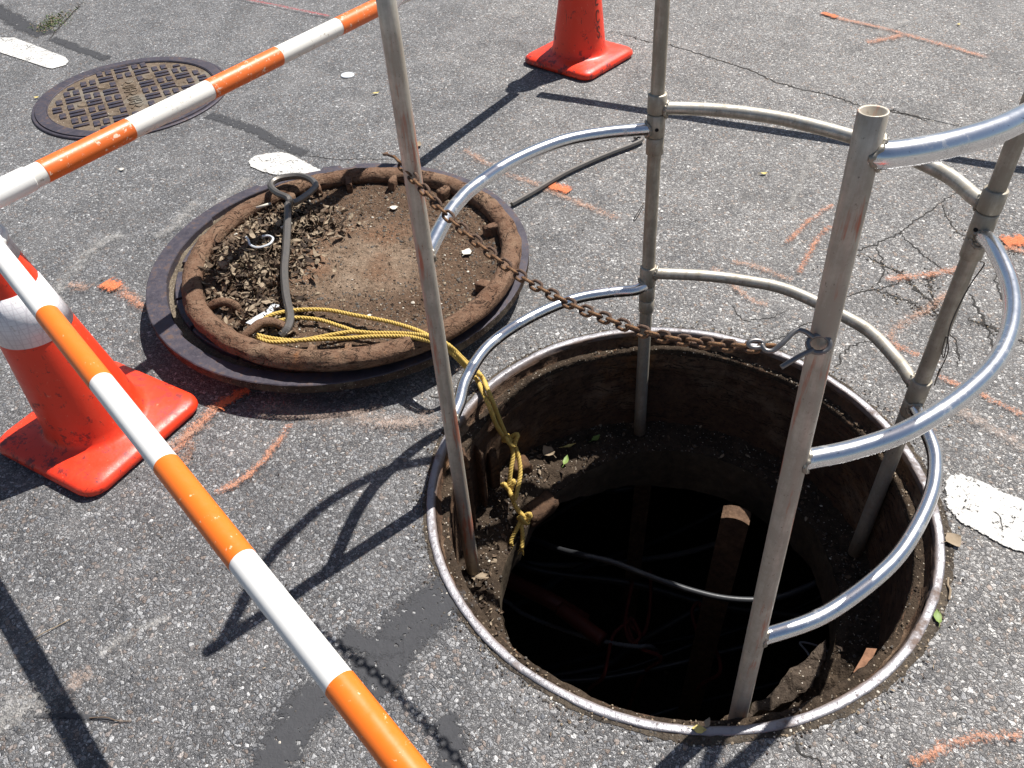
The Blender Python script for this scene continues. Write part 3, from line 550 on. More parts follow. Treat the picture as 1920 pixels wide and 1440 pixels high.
# lane dashes: closed outlines, chipped edges
def dash(pts, label):
    q_ = [Vector((a[0], a[1], 0)) for a in pts]; p = []
    for i, a in enumerate(q_):
        e = q_[(i+1) % len(q_)]; k_ = max(1, int((e-a).length/.012)); p += [a.lerp(e, j/k_) for j in range(k_)]
    c = (max(p, key=lambda v: v.x)+min(p, key=lambda v: v.x))/2; N = len(p)
    V = [c+Vector((0, 0, .004))]; UV = [(1, 0)]; F = []
    for s, u in ((.025, 1), (.009, .5), (-.004, 0)):
        for q in p: V.append(q+(c-q).normalized()*s+Vector((0, 0, .004))); UV.append((u, 0))
    for k in range(N):
        k2 = (k+1) % N; F.append((0, 1+k, 1+k2))
        for r_ in range(2): F.append((1+r_*N+k, 1+(r_+1)*N+k, 1+(r_+1)*N+k2, 1+r_*N+k2))
    n = (V[1]-V[0]).cross(V[2]-V[0]).z
    if n < 0: F = [tuple(reversed(f)) for f in F]
    o = mesh('lane_dash', V, F, M['white'], road, uv=UV); tag(o, label); return o
dash(D['dash1'], 'white lane dash by the closed manhole'); dash(D['dash2'], 'white lane dash partly under the raised cover'); dash(D['dash3'], 'white lane dash right of the open hole')
for i, (k, (pts, w)) in enumerate(D['tar'].items()): ribbon('tar_smear', pts, w*1.25, M['smear'], .0016+.0001*i, .25)
zz = .0046
for k, (pts, w, c) in D['spray'].items():
    ribbon('spray_mark', pts, w*1.15, M[c], zz, .35); zz += .0003
crv, crf = [], []
def crack(pts, w):
    """a ragged dark gap with crumbled edges"""
    p = catmull([(a[0], a[1], 0) for a in pts], 14); b0 = len(crv); N = len(p)
    for i in range(N):
        t = (p[min(i+1, N-1)]-p[max(i-1, 0)]).normalized(); q = Vector((-t.y, t.x, 0)); s = p[i]
        off = q*(.010*nz(s.x*12, s.y*12, 1)+.009*nz(s.x*60, s.y*60, 2)+.006*nz(s.x*190, s.y*190)); ww = w*(.55+.9*abs(nz(s.x*45, s.y*45, 7)))*min(1, 4*i/N+.1, 4*(N-1-i)/N+.1)
        j = .002*nz(s.x*300, s.y*300, 5)
        crv.append(s+off+q*(ww/2+j)+Vector((0, 0, .0012))); crv.append(s+off-q*(ww/2-j)+Vector((0, 0, .0012)))
    for i in range(N-1): a = b0+2*i; crf.append((a, a+1, a+3, a+2))
cw = dict(c1=.009, c1b=.012, c2=.006, c3=.012, c4=.006, c5=.006, c6=.013, c7=.010, c8=.005, c9=.006, c10=.005, c11=.004, c12=.005, c13=.004, c14=.006, c15=.012, c16=.005, c18=.006)
for k, pts in D['cracks'].items(): crack(pts, cw.get(k, .006)*(1.0 if k != 'c12' else .7))
mesh('crack', crv, crf, M['crack'], road)
# dark sand-filled joint round the open frame, ragged on its outer side
jv, jf = [], []; n_ = 360
for i in range(n_):
    a = 2*math.pi*i/n_; x, y = math.cos(a), math.sin(a)
    r1 = HR+.009+.007*nz(x*4, y*4, 3)+.006*nz(x*40, y*40, 1)+.010*max(0, -y*.5+x*.5)
    jv += [(x*(HR-.001), y*(HR-.001), .0022), (x*r1, y*r1, .0012)]
for i in range(n_): j = (i+1) % n_; jf.append((2*i, 2*i+1, 2*j+1, 2*j))
mesh('joint_fill', jv, jf, M['joint'], road)

# ------------------------------------------------------------------ the open manhole
pit = tag(empty('open_manhole'), 'wide open round manhole with bare steel rim and dark cable pit inside', 'manhole')
def rimfn(a, j, r, z):
    w = .0020*nz(math.cos(a)*5, math.sin(a)*5, j*.3)+.0016*nz(math.cos(a)*33, math.sin(a)*33, j*3)
    return r+w*(1.6 if j > 4 else 1), z+(w*.6 if 1 < j < 8 else 0)
lathe('frame_rim', [(.5640, -.03), (.5635, .0035), (.5622, .0056), (.5590, .0062), (.5520, .0061), (.5475, .0052), (.5455, .0015), (.5445, -.004), (.5425, -.012)], M['rim'], pit, 260, fn=rimfn)
def wallfn(a, j, r, z):
    x, y = math.cos(a), math.sin(a); k = [0, .0015, .004, .006, .004, .0015, .001, .001, .001, .001, .001, .001, .001, .001][min(j, 13)]
    return r+k*(nz(x*14, y*14, z*20)+.8*nz(x*60, y*60, z*60)), z+(k*.9*nz(x*40, y*40, j*3.1) if 1 < j < 6 else 0)
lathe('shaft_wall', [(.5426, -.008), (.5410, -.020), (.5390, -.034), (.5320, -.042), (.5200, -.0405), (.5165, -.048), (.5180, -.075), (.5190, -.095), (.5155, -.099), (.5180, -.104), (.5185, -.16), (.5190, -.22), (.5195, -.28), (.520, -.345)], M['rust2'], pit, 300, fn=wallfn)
# crusted soil lip along the seat of the cover
V, F = [], []
def lipfn(a, j, r, z):
    x, y = math.cos(a), math.sin(a); am = max(0, .25+1.1*nz(x*3, y*3, 9)+.7*nz(x*17, y*17, 2))
    return r-(.006*am if j == 2 else .003*am if j in (1, 3) else 0)+.002*nz(x*70, y*70, j), z+(.008*am if 0 < j < 4 else 0)+.0025*nz(x*90, y*90, j)
lathe('soil_lip', [(.5386, -.038), (.531, -.039), (.5225, -.0385), (.5165, -.043), (.5155, -.053)], M['soil'], pit, 420, fn=lipfn)
# ledge with rubble: inner edge is uneven where the neck was broken out
def inner_r(a):
    d = (math.degrees(a)+360) % 360
    r = .430
    for c, wd, am in ((148, 30, -.055), (110, 26, -.035), (40, 30, .004)):
        e = min(abs(d-c), 360-abs(d-c))/wd; r += am*math.exp(-e*e)
    return r+.006*nz(math.cos(a)*8, math.sin(a)*8)
def ledge(a, s):
    ri = inner_r(a); r = ri+(.521-ri)*s; x, y = r*math.cos(a), r*math.sin(a)
    z = -.335+.013*fbm(x, y, 1, 22, 4)+.010*max(0, nz(x*6, y*6, 4))-(.012*(1-s)**6)+.012*s**5
    # a heap of earth banked against the left rear wall
    d2 = (x+.33)**2+(y-.30)**2; z += .055*math.exp(-d2/.010)*s
    return Vector((x, y, z))
V, F = [], []; na, ns = 420, 14
for i in range(na):
    for j in range(ns+1): V.append(ledge(2*math.pi*i/na, j/ns))
for i in range(na):
    for j in range(ns): i2 = (i+1) % na; F.append((i*(ns+1)+j, i*(ns+1)+j+1, i2*(ns+1)+j+1, i2*(ns+1)+j))
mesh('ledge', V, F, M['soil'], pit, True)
V, F = [], []
for i in range(160):
    a = 2*math.pi*i/160; r = inner_r(a); dg = math.degrees(a); sc_ = 1-.62*math.exp(-((dg-138)/26)**2)+.12*math.exp(-((dg-60)/30)**2)
    for j, (dr, z) in enumerate(((.0, -.340), (-.002, -.36), (.0, -.40), (.002, -.45), (.006+.01*nz(math.cos(a)*3, math.sin(a)*3, 5), -.49+.03*nz(math.cos(a)*2.2, math.sin(a)*2.2, 8)))):
        rr = r+dr+.004*nz(math.cos(a)*16, math.sin(a)*16, j); V.append((rr*math.cos(a), rr*math.sin(a), -.338+(z+.338)*sc_))
for i in range(160):
    for j in range(4): i2 = (i+1) % 160; F.append((i*5+j, i*5+j+1, i2*5+j+1, i2*5+j))
mesh('neck', V, F, M['conc'], pit, True)
# the chamber: concrete box with a roof slab round the neck, well below
V = [(-1.4, -1.3, -.50), (1.4, -1.3, -.50), (1.4, 1.5, -.50), (-1.4, 1.5, -.50), (-1.4, -1.3, -2.1), (1.4, -1.3, -2.1), (1.4, 1.5, -2.1), (-1.4, 1.5, -2.1)]
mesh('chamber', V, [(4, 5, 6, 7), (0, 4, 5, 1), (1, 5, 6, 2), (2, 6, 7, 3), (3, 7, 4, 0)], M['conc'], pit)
V, F = [], []
for i in range(64):
    a = 2*math.pi*i/64; x, y = math.cos(a), math.sin(a); k = 1.6/max(abs(x), abs(y)); V += [(.46*x, .46*y, -.495), (k*x, k*y, -.495)]
for i in range(64): j = (i+1) % 64; F.append((2*i, 2*i+1, 2*j+1, 2*j))
mesh('roof_slab', V, F, M['conc'], pit)
# slabs of scale and mud clinging to the right front and left walls
def chunk(name, c, s, mat, parent, rz=0, k=.35, sub=2, seed=0, tilt=0, tiltx=0):
    bm = bmesh.new(); bmesh.ops.create_cube(bm, size=1); bmesh.ops.subdivide_edges(bm, edges=bm.edges[:], cuts=sub*2, use_grid_fill=True)
    rot = Matrix.Rotation(rz, 3, 'Z') @ Matrix.Rotation(tilt, 3, 'Y') @ Matrix.Rotation(tiltx, 3, 'X')
    for v in bm.verts:
        q = v.co.copy(); d = 1-k*.55*(q.length/.87)**2*1.2+k*fbm(q.x+seed, q.y, q.z, 2.6, 3)*.5
        v.co = rot @ Vector((q.x*s[0]*d, q.y*s[1]*d, q.z*s[2]*d))+Vector(c)
    me = bpy.data.meshes.new(name); bm.to_mesh(me); bm.free(); return link(name, me, mat, parent, True)
# mud tongue and a terracotta piece jutting from the front-right wall: outlines with real thickness, roughened
def slab(name, outline, drop, mat, rough, sub=3, seed=0, shrink=.8):
    bm = bmesh.new(); c = sum((Vector(p) for p in outline), Vector())/len(outline)
    t_ = [bm.verts.new(Vector(p)) for p in outline]; d_ = [bm.verts.new(c+(Vector(p)-c)*shrink-Vector((0, 0, drop))) for p in outline]
    n = len(outline); bm.faces.new(t_); bm.faces.new(list(reversed(d_)))
    for k in range(n): bm.faces.new((t_[k], d_[k], d_[(k+1) % n], t_[(k+1) % n]))
    bmesh.ops.triangulate(bm, faces=bm.faces[:]); bmesh.ops.subdivide_edges(bm, edges=bm.edges[:], cuts=sub*2, use_grid_fill=True)
    for v in bm.verts:
        q = v.co*28; v.co += Vector((noise.noise(q+Vector((seed, 0, 0))), noise.noise(q+Vector((9, seed, 0))), noise.noise(q+Vector((0, 5, seed)))))*rough+Vector((noise.noise(q*3), noise.noise(q*3.1), noise.noise(q*2.9)))*rough*.6
    bmesh.ops.recalc_face_normals(bm, faces=bm.faces[:]); me = bpy.data.meshes.new(name); bm.to_mesh(me); bm.free(); return link(name, me, mat, pit, False)
mud = [Vector(p) for p in D['mud']]
mc = sum(mud, Vector())/len(mud); ax_ = Vector((.82, .57, 0)); mud = [mc+ax_*(p-mc).dot(ax_)+(p-mc-ax_*(p-mc).dot(ax_))*.62+Vector((.012, -.012, (p.x-.16)*.10)) for p in mud]
slab('mud_tongue', mud, .09, M['soil2'], .010, 4, 2, .75)
slab('mud_bank', [(.02, -.47, -.25), (.05, -.42, -.235), (.15, -.40, -.23), (.25, -.345, -.22), (.30, -.33, -.20), (.36, -.36, -.20), (.26, -.44, -.22), (.12, -.495, -.24)], .10, M['soil'], .012, 4, 5, .95)
slab('brick_piece', D['brickbit'], .05, M['terra'], .002, 1, 3, .95)
chunk('wall_flange', (-.485, .155, -.155), (.016, .055, .30), M['rust2'], pit, R(22), .2, 2, 1)
chunk('wall_flange', (-.455, .235, -.20), (.014, .05, .24), M['rust2'], pit, R(36), .25, 2, 5)
chunk('wall_flange', (-.420, .285, -.235), (.03, .03, .16), M['rust2'], pit, R(30), .3, 2, 7)
chunk('concrete_lump', (-.345, .335, -.30), (.06, .05, .07), M['rust2'], pit, .4, .4, 2, 11)
chunk('concrete_lump', (-.30, .225, -.345), (.12, .06, .05), M['rust2'], pit, .75, .35, 2, 13)
# litter on the ledge
def leaf_geo(V, F, MI, c, size, rnd, mi, flat=.5, asp=.45):
    """one curled leaf: a folded blade of 8 faces with an uneven outline"""
    b = len(V); rot = Matrix.Rotation(rnd.uniform(0, 6.28), 3, 'Z') @ Matrix.Rotation(rnd.gauss(0, flat), 3, 'X') @ Matrix.Rotation(rnd.gauss(0, flat), 3, 'Y')
    cv = rnd.uniform(-1.2, 1.8); tw = rnd.uniform(-.6, .6)
    prof = [0, .7, 1, .75, .12]
    for i in range(5):
        t = i/4-.5; w = prof[i]*asp*rnd.uniform(.7, 1.15); zc_ = cv*t*t
        for s in (-1, 0, 1):
            q = Vector((t, s*w*.5, zc_+abs(s)*w*.5*tw+rnd.uniform(-.05, .05)))*size
            V.append(rot @ q+Vector(c))
    for i in range(4):
        for k in range(2): a = b+i*3+k; F.append((a, a+1, a+4, a+3)); MI.append(mi)
def peb_geo(V, F, MI, c, s, rnd, mi):
    b = len(V); rot = Matrix.Rotation(rnd.uniform(0, 6), 3, 'Z')
    for q in ((1, 0, 0), (.3, 1, 0), (-.8, .6, 0), (-.9, -.5, 0), (.2, -1, 0), (.1, .1, .7), (0, 0, -.5)):
        V.append(rot @ (Vector(q)*s*rnd.uniform(.7, 1.2))+Vector(c))
    for k in range(5): k2 = (k+1) % 5; F.append((b+k, b+k2, b+5)); F.append((b+k2, b+k, b+6)); MI += [mi, mi]
rnd = random.Random(5)
LM = [M['leafb'], M['leaft'], M['leafd'], M['pebble'], M['cream']]
V, F, MI = [], [], []
for i in range(900):
    a = rnd.uniform(0, 2*math.pi) if i % 3 else math.pi+rnd.uniform(-.9, .9)
    s = rnd.random(); p = ledge(a, s); p.z += .003
    if rnd.random() < .55: leaf_geo(V, F, MI, p+Vector((0, 0, .003)), rnd.uniform(.008, .022), rnd, rnd.choice([0, 0, 1, 2, 2, 2]), .6)
    else: peb_geo(V, F, MI, p, rnd.uniform(.0015, .005), rnd, rnd.choice([3, 3, 3, 2, 4 if rnd.random() < .2 else 3]))
tag(mesh('ledge_litter', V, F, LM, pit, mi=MI), kind='stuff')
V, F, MI = [], [], []
for i in range(260):
    a = rnd.uniform(0, 2*math.pi); r = rnd.uniform(.519, .532); leaf = rnd.random() < .3
    c = (r*math.cos(a), r*math.sin(a), -.036+rnd.uniform(0, .004))
    if leaf: leaf_geo(V, F, MI, c, rnd.uniform(.004, .011), rnd, rnd.choice([0, 1, 1, 2]), .5)
    else: peb_geo(V, F, MI, c, rnd.uniform(.001, .0035), rnd, rnd.choice([3, 0, 2, 1]))
tag(mesh('seat_litter', V, F, LM, pit, mi=MI), kind='stuff')
# leaves that show on the ledge, each its own
def leaf(name, pts_or_c, size, mat, label, rz=0, z=0, asp=.6, curl=.3, seed=1, parent=None, cat='leaf', group=None):
    rr = random.Random(seed); V, F = [], []; c = Vector(pts_or_c); rot = Matrix.Rotation(rz, 3, 'Z'); prof = [.05, .55, .9, 1, .8, .45, .03]
    for i in range(7):
        t = i/6-.5
        for s in (-1, -.5, 0, .5, 1):
            w = prof[i]*asp*(1+.18*rr.uniform(-1, 1)); V.append(rot @ (Vector((t, s*w*.5, curl*t*t+abs(s)*.12*curl+rr.uniform(-.015, .03)))*size)+c)
    for i in range(6):
        for k in range(4): a = i*5+k; F.append((a, a+1, a+6, a+5))
    st = Vector((-.5, 0, curl*.25))*size
    tube_geo([rot @ st+c, rot @ (st+Vector((-.3, .05, .02))*size)+c], size*.018, 4, V=V, F=F)
    o = mesh(name, V, F, mat, parent, True)
    if not parent: tag(o, label, cat, group)
    return o
leaf('fallen_leaf', (-.262, .398, -.305), .045, M['leaft'], 'pinkish brown curled leaf on the earth ledge inside the open hole', 2.2, asp=.8, curl=.7)
leaf('fallen_leaf', (-.215, .375, -.318), .038, M['leafg'], 'small green leaf on the ledge behind the hanging rope', 1.2, asp=.4, seed=3)
leaf('fallen_leaf', (-.200, .425, -.312), .040, M['leafy'], 'narrow yellow leaf on the ledge beyond the pinkish leaf', .3, asp=.25, seed=4)
leaf('fallen_leaf', (-.459, -.005, -.305), .035, M['leaft'], 'dry tan leaf at the foot of the left front post', .2, asp=.5, seed=5)
leaf('fallen_leaf', (-.12, .455, -.318), .035, M['leafg'], 'dull green leaf on the shaded rear ledge', .7, asp=.5, seed=6)

# ------------------------------------------------------------------ things down in the pit
def plank(c, s, rz, tilt, label, rounded):
    V, F = [], []; n = 12; prof = []
    w, d, h = s
    # upright board with worn or rounded head
    for k in range(9):
        t = k/8; x = -w/2+w*t; top = -(.18*w if rounded else .05*w)*(abs(2*t-1)**2.2)-.002*nz(k, 3.3)
        prof.append((x, top))
    for y in (-d/2, d/2):
        for x, t in prof: V.append((x, y, t))
        for x, t in prof: V.append((x, y, -h))
    for k in range(8):
        F += [(k, 9+k, 10+k, k+1), (18+k+1, 28+k, 27+k, 18+k), (k, k+1, 19+k, 18+k)]
    F += [(0, 18, 27, 9), (8, 17, 35, 26)]
    rot = Matrix.Rotation(rz, 3, 'Z') @ Matrix.Rotation(tilt, 3, 'X')
    o = mesh('timber_board', [rot @ Vector(q)+Vector(c) for q in V], F, M['plank']); tag(o, label, 'board', 'boards standing in the pit'); return o
plank((.066, .585, -.62), (.055, .035, 1.4), R(-12), 0, 'square topped old board upright in the pit below the rear post', False)
plank((.240, .194, -.362), (.076, .045, 1.6), R(-22), 0, 'round topped brown board upright in the pit, nearest the front right post', True)
q0, q1 = Vector(D['cable'][0]), Vector(D['cable'][-1]); c = tube('pit_cable', [q0+Vector((-.35, .45, -.35)), q0+Vector((-.10, .10, -.08))]+D['cable']+[q1+Vector((.10, .12, -.1)), q1+Vector((.2, .5, -.5))], .0088, M['black'], None, 12); tag(c, 'thick black cable catching the light across the pit', 'cable')
q0, q1 = Vector(D['cable2'][0]), Vector(D['cable2'][-1]); c = tube('pit_cable', [q0+Vector((-.5, .1, -.6))]+D['cable2']+[q1+Vector((.4, .1, -.3))], .010, M['black'], None, 10); tag(c, 'black cable in shade between the two boards', 'cable')
c = tube('orange_conduit', [Vector(D['conduit1'][0])+Vector((-.5, .2, 0))]+D['conduit1']+[Vector(D['conduit1'][-1])+Vector((.1, -.04, -.06))], .028, M['conduit']); tag(c, 'orange conduit in the dark at the left of the pit', 'conduit')
c = tube('orange_conduit', D['conduit2'], .026, M['conduit']); tag(c, 'orange conduit deeper in the pit behind the ribbed hose', 'conduit')
q0, q1 = Vector(D['flex'][0]), Vector(D['flex'][-1]); q = catmull([q0+Vector((-.3, .1, .0))]+D['flex']+[q1+Vector((.08, .03, -.08)), q1+Vector((.2, .2, -.6))], 30)
V, F = tube_geo(q, lambda t: .0075*(1+.12*math.sin(t*len(q)*1.6)), 10); c = mesh('ribbed_hose', V, F, M['grey'], None, True); tag(c, 'thin grey ribbed hose curving through the pit', 'hose')
for k, l in (('redr1', 'looped red cord tied below the square board'), ('redr2', 'red cord strand crossing behind the looped cord'), ('redr3', 'red cord hooked over by the round topped board')):
    q0, q1 = Vector(D[k][0]), Vector(D[k][-1]); c = tube('red_cord', [q0+Vector((.05, .3, -.5))]*(k != 'redr3')+D[k]+[q1+Vector((-.05, .05, -.25)), q1+Vector((-.1, .1, -1.0))], .0068, M['redrope'], None, 8); tag(c, l, 'cord')
c = tube('cable_tie', D['tie'], .003, M['grey'], None, 6, closed=True); tag(c, 'pale open cable loop beside the mud at front right of pit', 'cable tie')
rc = random.Random(17)
for k in range(9):
    x0, y0 = rc.uniform(-.9, -.3), rc.uniform(-.3, .9); x1, y1 = rc.uniform(.3, 1.1), rc.uniform(-.2, .9); z0 = rc.uniform(-1.5, -.9)
    pts = [(x0+(x1-x0)*t_+rc.uniform(-.08, .08), y0+(y1-y0)*t_+.12*math.sin(3*t_+k), z0-.25*math.sin(math.pi*t_)+rc.uniform(-.04, .04)) for t_ in (0, .2, .4, .6, .8, 1)]
    c = tube('slack_cable', pts, rc.choice([.009, .012, .016]), M[rc.choice(['black', 'black', 'grey', 'black'])], None, 8); tag(c, 'dark slack cable lost in the tangle at the bottom of the pit', 'cable', 'slack cables at the bottom of the pit')
# yellow tag down at the front
ly = empty('warning_tag', D['label'][0]); tag(ly, 'yellow warning tag with black print near the front post foot', 'tag')
lb = [Vector(p) for p in D['label']]; V = lb+[q+Vector((0, .004, -.004)) for q in lb]
mesh('tag_plate', V, [(0, 1, 2, 3), (7, 6, 5, 4), (0, 4, 5, 1), (1, 5, 6, 2), (2, 6, 7, 3), (3, 7, 4, 0)], M['yellow'], ly)
def onlab(u, v, h=.0015): return lb[0].lerp(lb[1], u).lerp(lb[3].lerp(lb[2], u), v)+Vector((0, 0, h))
mesh('print_band', [onlab(.22, .05), onlab(.42, .05), onlab(.42, .98), onlab(.22, .98)], [(0, 1, 2, 3)], M['blackp'], ly)

# ------------------------------------------------------------------ guard rail round the hole
gd = tag(empty('manhole_guard_rail', (0, 0, 0)), 'silver tubular guard rail of curved hoops standing in the open hole', 'guard rail')
PP = [(Vector((*p, 0)), Vector((*l, 1))) for p, l in D['posts']]
def pp(i, z): return PP[i][0]+PP[i][1]*z
def post(i, top, bot=-.328):
    n = 14; pts = [pp(i, bot+(top-bot)*k/n) for k in range(n+1)]
    V, F = tube_geo(pts, lambda t: .0170-.0022*t, 28, caps=False)
    # hollow top: rim and bore
    b = len(V); ax = PP[i][1].normalized(); u = ax.orthogonal().normalized(); w = ax.cross(u); s0 = n*28
    rim = []
    for rr, dz in ((.0142, .0008), (.0118, .0), (.0112, -.06)):
        for k in range(28):
            a = 2*math.pi*k/28; V.append(pts[-1]+ax*dz+(V[s0+k]-pts[-1]).normalized()*rr)
    for k in range(28):
        k2 = (k+1) % 28; F.append((s0+k, s0+k2, b+k2, b+k)); F.append((b+k, b+k2, b+28+k2, b+28+k)); F.append((b+28+k, b+28+k2, b+56+k2, b+56+k))
    F.append(tuple(b+56+k for k in range(28))); F.append(tuple(reversed(range(28))))
    return mesh('post', V, F, M['post_o'] if i in (0, 2) else M['post'], gd, True)
for i in range(4): post(i, 1.098)
def hoop(pts, i0, i1, z0, z1, r=.0142, mat='alu'):
    a = pp(i0, z0); b = pp(i1, z1)
    q = [a]+[Vector(p) for p in pts]+[b]
    return tube('hoop', q, r, M[mat], gd, 20, caps=False, n=10)
A = {k: [Vector(p) for p in D['arc_'+k]] for k in 'abcdefg'}
hoop(A['a'], 0, 1, .612, .612); hoop(A['b'], 0, 1, .200, .200)
hoop(A['c'], 1, 3, .655, .655, mat='alu_b'); hoop(A['d'], 1, 3, .233, .233, mat='alu_b')
hoop(A['f'], 2, 3, .618, .600); hoop(A['g'], 2, 3, .198, .185)
te = [Vector((p.x, p.y+.02, 1.055)) for p in A['f'][3:]]
hoop(A['e']+te[0:0]+[Vector((.275, -.327, 1.055)), Vector((.355, -.25, 1.055)), Vector((.425, -.15, 1.055)), Vector((.470, -.04, 1.055))], 2, 3, 1.055, 1.055)
sh = Vector((-.0207, .037, 1))*.435; hoop([p+sh for p in A['a']], 0, 1, 1.046, 1.046)
sh = Vector((-.0236, .046, 1))*.435; hoop([p+sh for p in A['c']], 1, 3, 1.090, 1.090)
def sleeve(i, z0, z1, r=.0205):
    n = 28; V, F = tube_geo([pp(i, z) for z in (z0, z0+.0015, z1-.0015, z1)], lambda t: r-(.0012 if t in (0, 1) else 0), n)
    return mesh('sleeve', V, F, M['post'], gd, True)
for i in (1, 3):
    for z0, z1, r in ((.648, .690, .0208), (.594, .6455, .0204), (.552, .5925, .0198), (.198, .252, .0208), (.156, .1965, .0204), (.116, .1535, .0198)): sleeve(i, z0, z1, r)
def weld(i, z, direction, r=.0205, hr=.0145):
    d = Vector(direction).normalized(); p = pp(i, z); ax = PP[i][1].normalized(); d = (d-ax*d.dot(ax)).normalized(); w = ax.cross(d); c = []
    for k in range(22):
        a = 2*math.pi*k/22; y = math.sin(a)*hr*1.06; zz_ = math.cos(a)*hr*1.12
        x = math.sqrt(max(0, r*r-y*y)); c.append(p+d*(x+.0012)+w*y+ax*zz_)
    rr = random.Random(int(z*1000)+i)
    V, F = tube_geo(catmull(c, 2, True), .0034, 7, closed=True, bump=lambda i_, k_: .30*math.sin(i_*1.9)+rr.uniform(-.12, .12))
    return mesh('weld_bead', V, F, M['weld'], gd, True)
for (i, z, pt, r) in ((0, .612, A['a'][0], .0158), (0, .2, A['b'][0], .0162), (1, .612, A['a'][-2], .0205), (1, .2, A['b'][-2], .0205), (1, .655, A['c'][1], .0208), (1, .233, A['d'][1], .0208),
    (3, .655, A['c'][-2], .0208), (3, .233, A['d'][-2], .0208), (3, .600, A['f'][-3], .0204), (3, .185, A['g'][-2], .0204), (2, .618, A['f'][1], .0158), (2, .198, A['g'][1], .0164), (2, 1.055, A['e'][1], .0150)):
    weld(i, z, pt-pp(i, z), r)
camp = m.translation.copy()
for i, z in ((1, .617), (3, .617)):
    p = pp(i, z); d = (camp-p); d.z = 0; d = Matrix.Rotation(R(8 if i == 1 else -22), 3, 'Z') @ d.normalized()
    q = p+d*.0185; V, F = tube_geo([q, q+d*.0026], .0042, 14); mesh('bolt_hole', V, F, M['hole'], gd)
c = tube('binding_wire', D['wireP2'], .0011, M['crack'], gd, 5)
c = tube('binding_wire', D['wireP4'], .0013, M['pebble'], gd, 5)

# ------------------------------------------------------------------ chain across the guard's open side
ch = tag(empty('safety_chain', D['chain'][0]), 'rusty link chain hung across the open side of the guard rail', 'chain')
cp = catmull([Vector(p) for p in D['chain']], 30); Ls = [0]
for a, b in zip(cp, cp[1:]): Ls.append(Ls[-1]+(b-a).length)
pitch = .0166; nl = int(Ls[-1]/pitch)
def at(s):
    s = max(0, min(Ls[-1]-1e-6, s)); j = 0
    while Ls[j+1] < s: j += 1
    return cp[j].lerp(cp[j+1], (s-Ls[j])/(Ls[j+1]-Ls[j]))
def link_mesh(r=.0026, half=.0103, wd=.0070):
    c = []
    for k in range(16):
        a = 2*math.pi*k/16; x = math.cos(a)*wd; y = math.sin(a)*wd; x += (half-wd)*(1 if math.cos(a) > 0.05 else -1 if math.cos(a) < -.05 else 0)
        c.append(Vector((x, y, 0)))
    V, F = tube_geo(c, r, 8, closed=True); me = bpy.data.meshes.new('chain_link'); me.from_pydata([tuple(v) for v in V], [], F); me.materials.append(M['chain']); me.shade_smooth(); return me
lm_ = link_mesh(); wob = random.Random(3)
for k in range(nl):
    p0 = at(k*pitch+.0); p1 = at((k+1)*pitch); d = (p1-p0).normalized(); side = d.cross(Vector((0, 0, 1))).normalized(); up = side.cross(d)
    ang = R(38 if k % 2 else -50)+wob.uniform(-.18, .18); n_v = side*math.sin(ang)+up*math.cos(ang); y = n_v.cross(d)
    o = bpy.data.objects.new('chain_link', lm_); COL.objects.link(o); o.parent = ch
    mm = Matrix((d, y, n_v)).transposed().to_4x4(); mm.translation = (p0+p1)/2-Vector(D['chain'][0]); o.matrix_local = mm
# short tail looped behind the post
tl = [Vector(D['chain'][0])+Vector(v) for v in ((0, 0, 0), (-.012, .004, .004), (-.021, .012, .001), (-.016, .022, -.002))]
tube('chain_pin', tl, .0022, M['chain'], ch, 8)
# steel hook and ring at the right post
hk = tag(empty('chain_hook', D['hook'][3]), 'bright steel hook and ring holding the chain to the front right post', 'hook')
ctr = pp(2, .818); view = (camp-ctr).normalized(); rt = Vector(cr)
f0 = ctr+view*.0165
def loc(x, y, z=0): return f0+rt*(x*1.05-.0095)+Vector(cu)*(y*1.05+.002)+view*z
tube('hook_bar', [loc(-.058, -.003, -.004), loc(-.053, -.010, -.002), loc(-.044, -.010, 0), (loc(-.034, -.002, .003)), loc(-.020, .011, .004), loc(-.010, .011, .006), loc(.000, .004, .006)], .0031, M['steel'], hk, 10)
ring = [loc(.006+.0125*math.cos(a), -.003+.0095*math.sin(a), .0045+.003*math.cos(a)) for a in [2*math.pi*k/24 for k in range(24)]]
V, F = tube_geo(ring, .0031, 9, closed=True); mesh('steel_ring', V, F, M['steel'], hk, True)
tube('hook_pin', [loc(.0, -.009, .004), loc(-.016, -.017, .003), loc(-.036, -.029, -.002)], .0031, M['steel'], hk, 10)
tube('end_link', [loc(-.064+.0085*math.cos(a), -.003+.0042*math.sin(a), -.004) for a in [2*math.pi*k/12 for k in range(12)]],   .0026, M['steel'], hk, 8, closed=True, n=2)

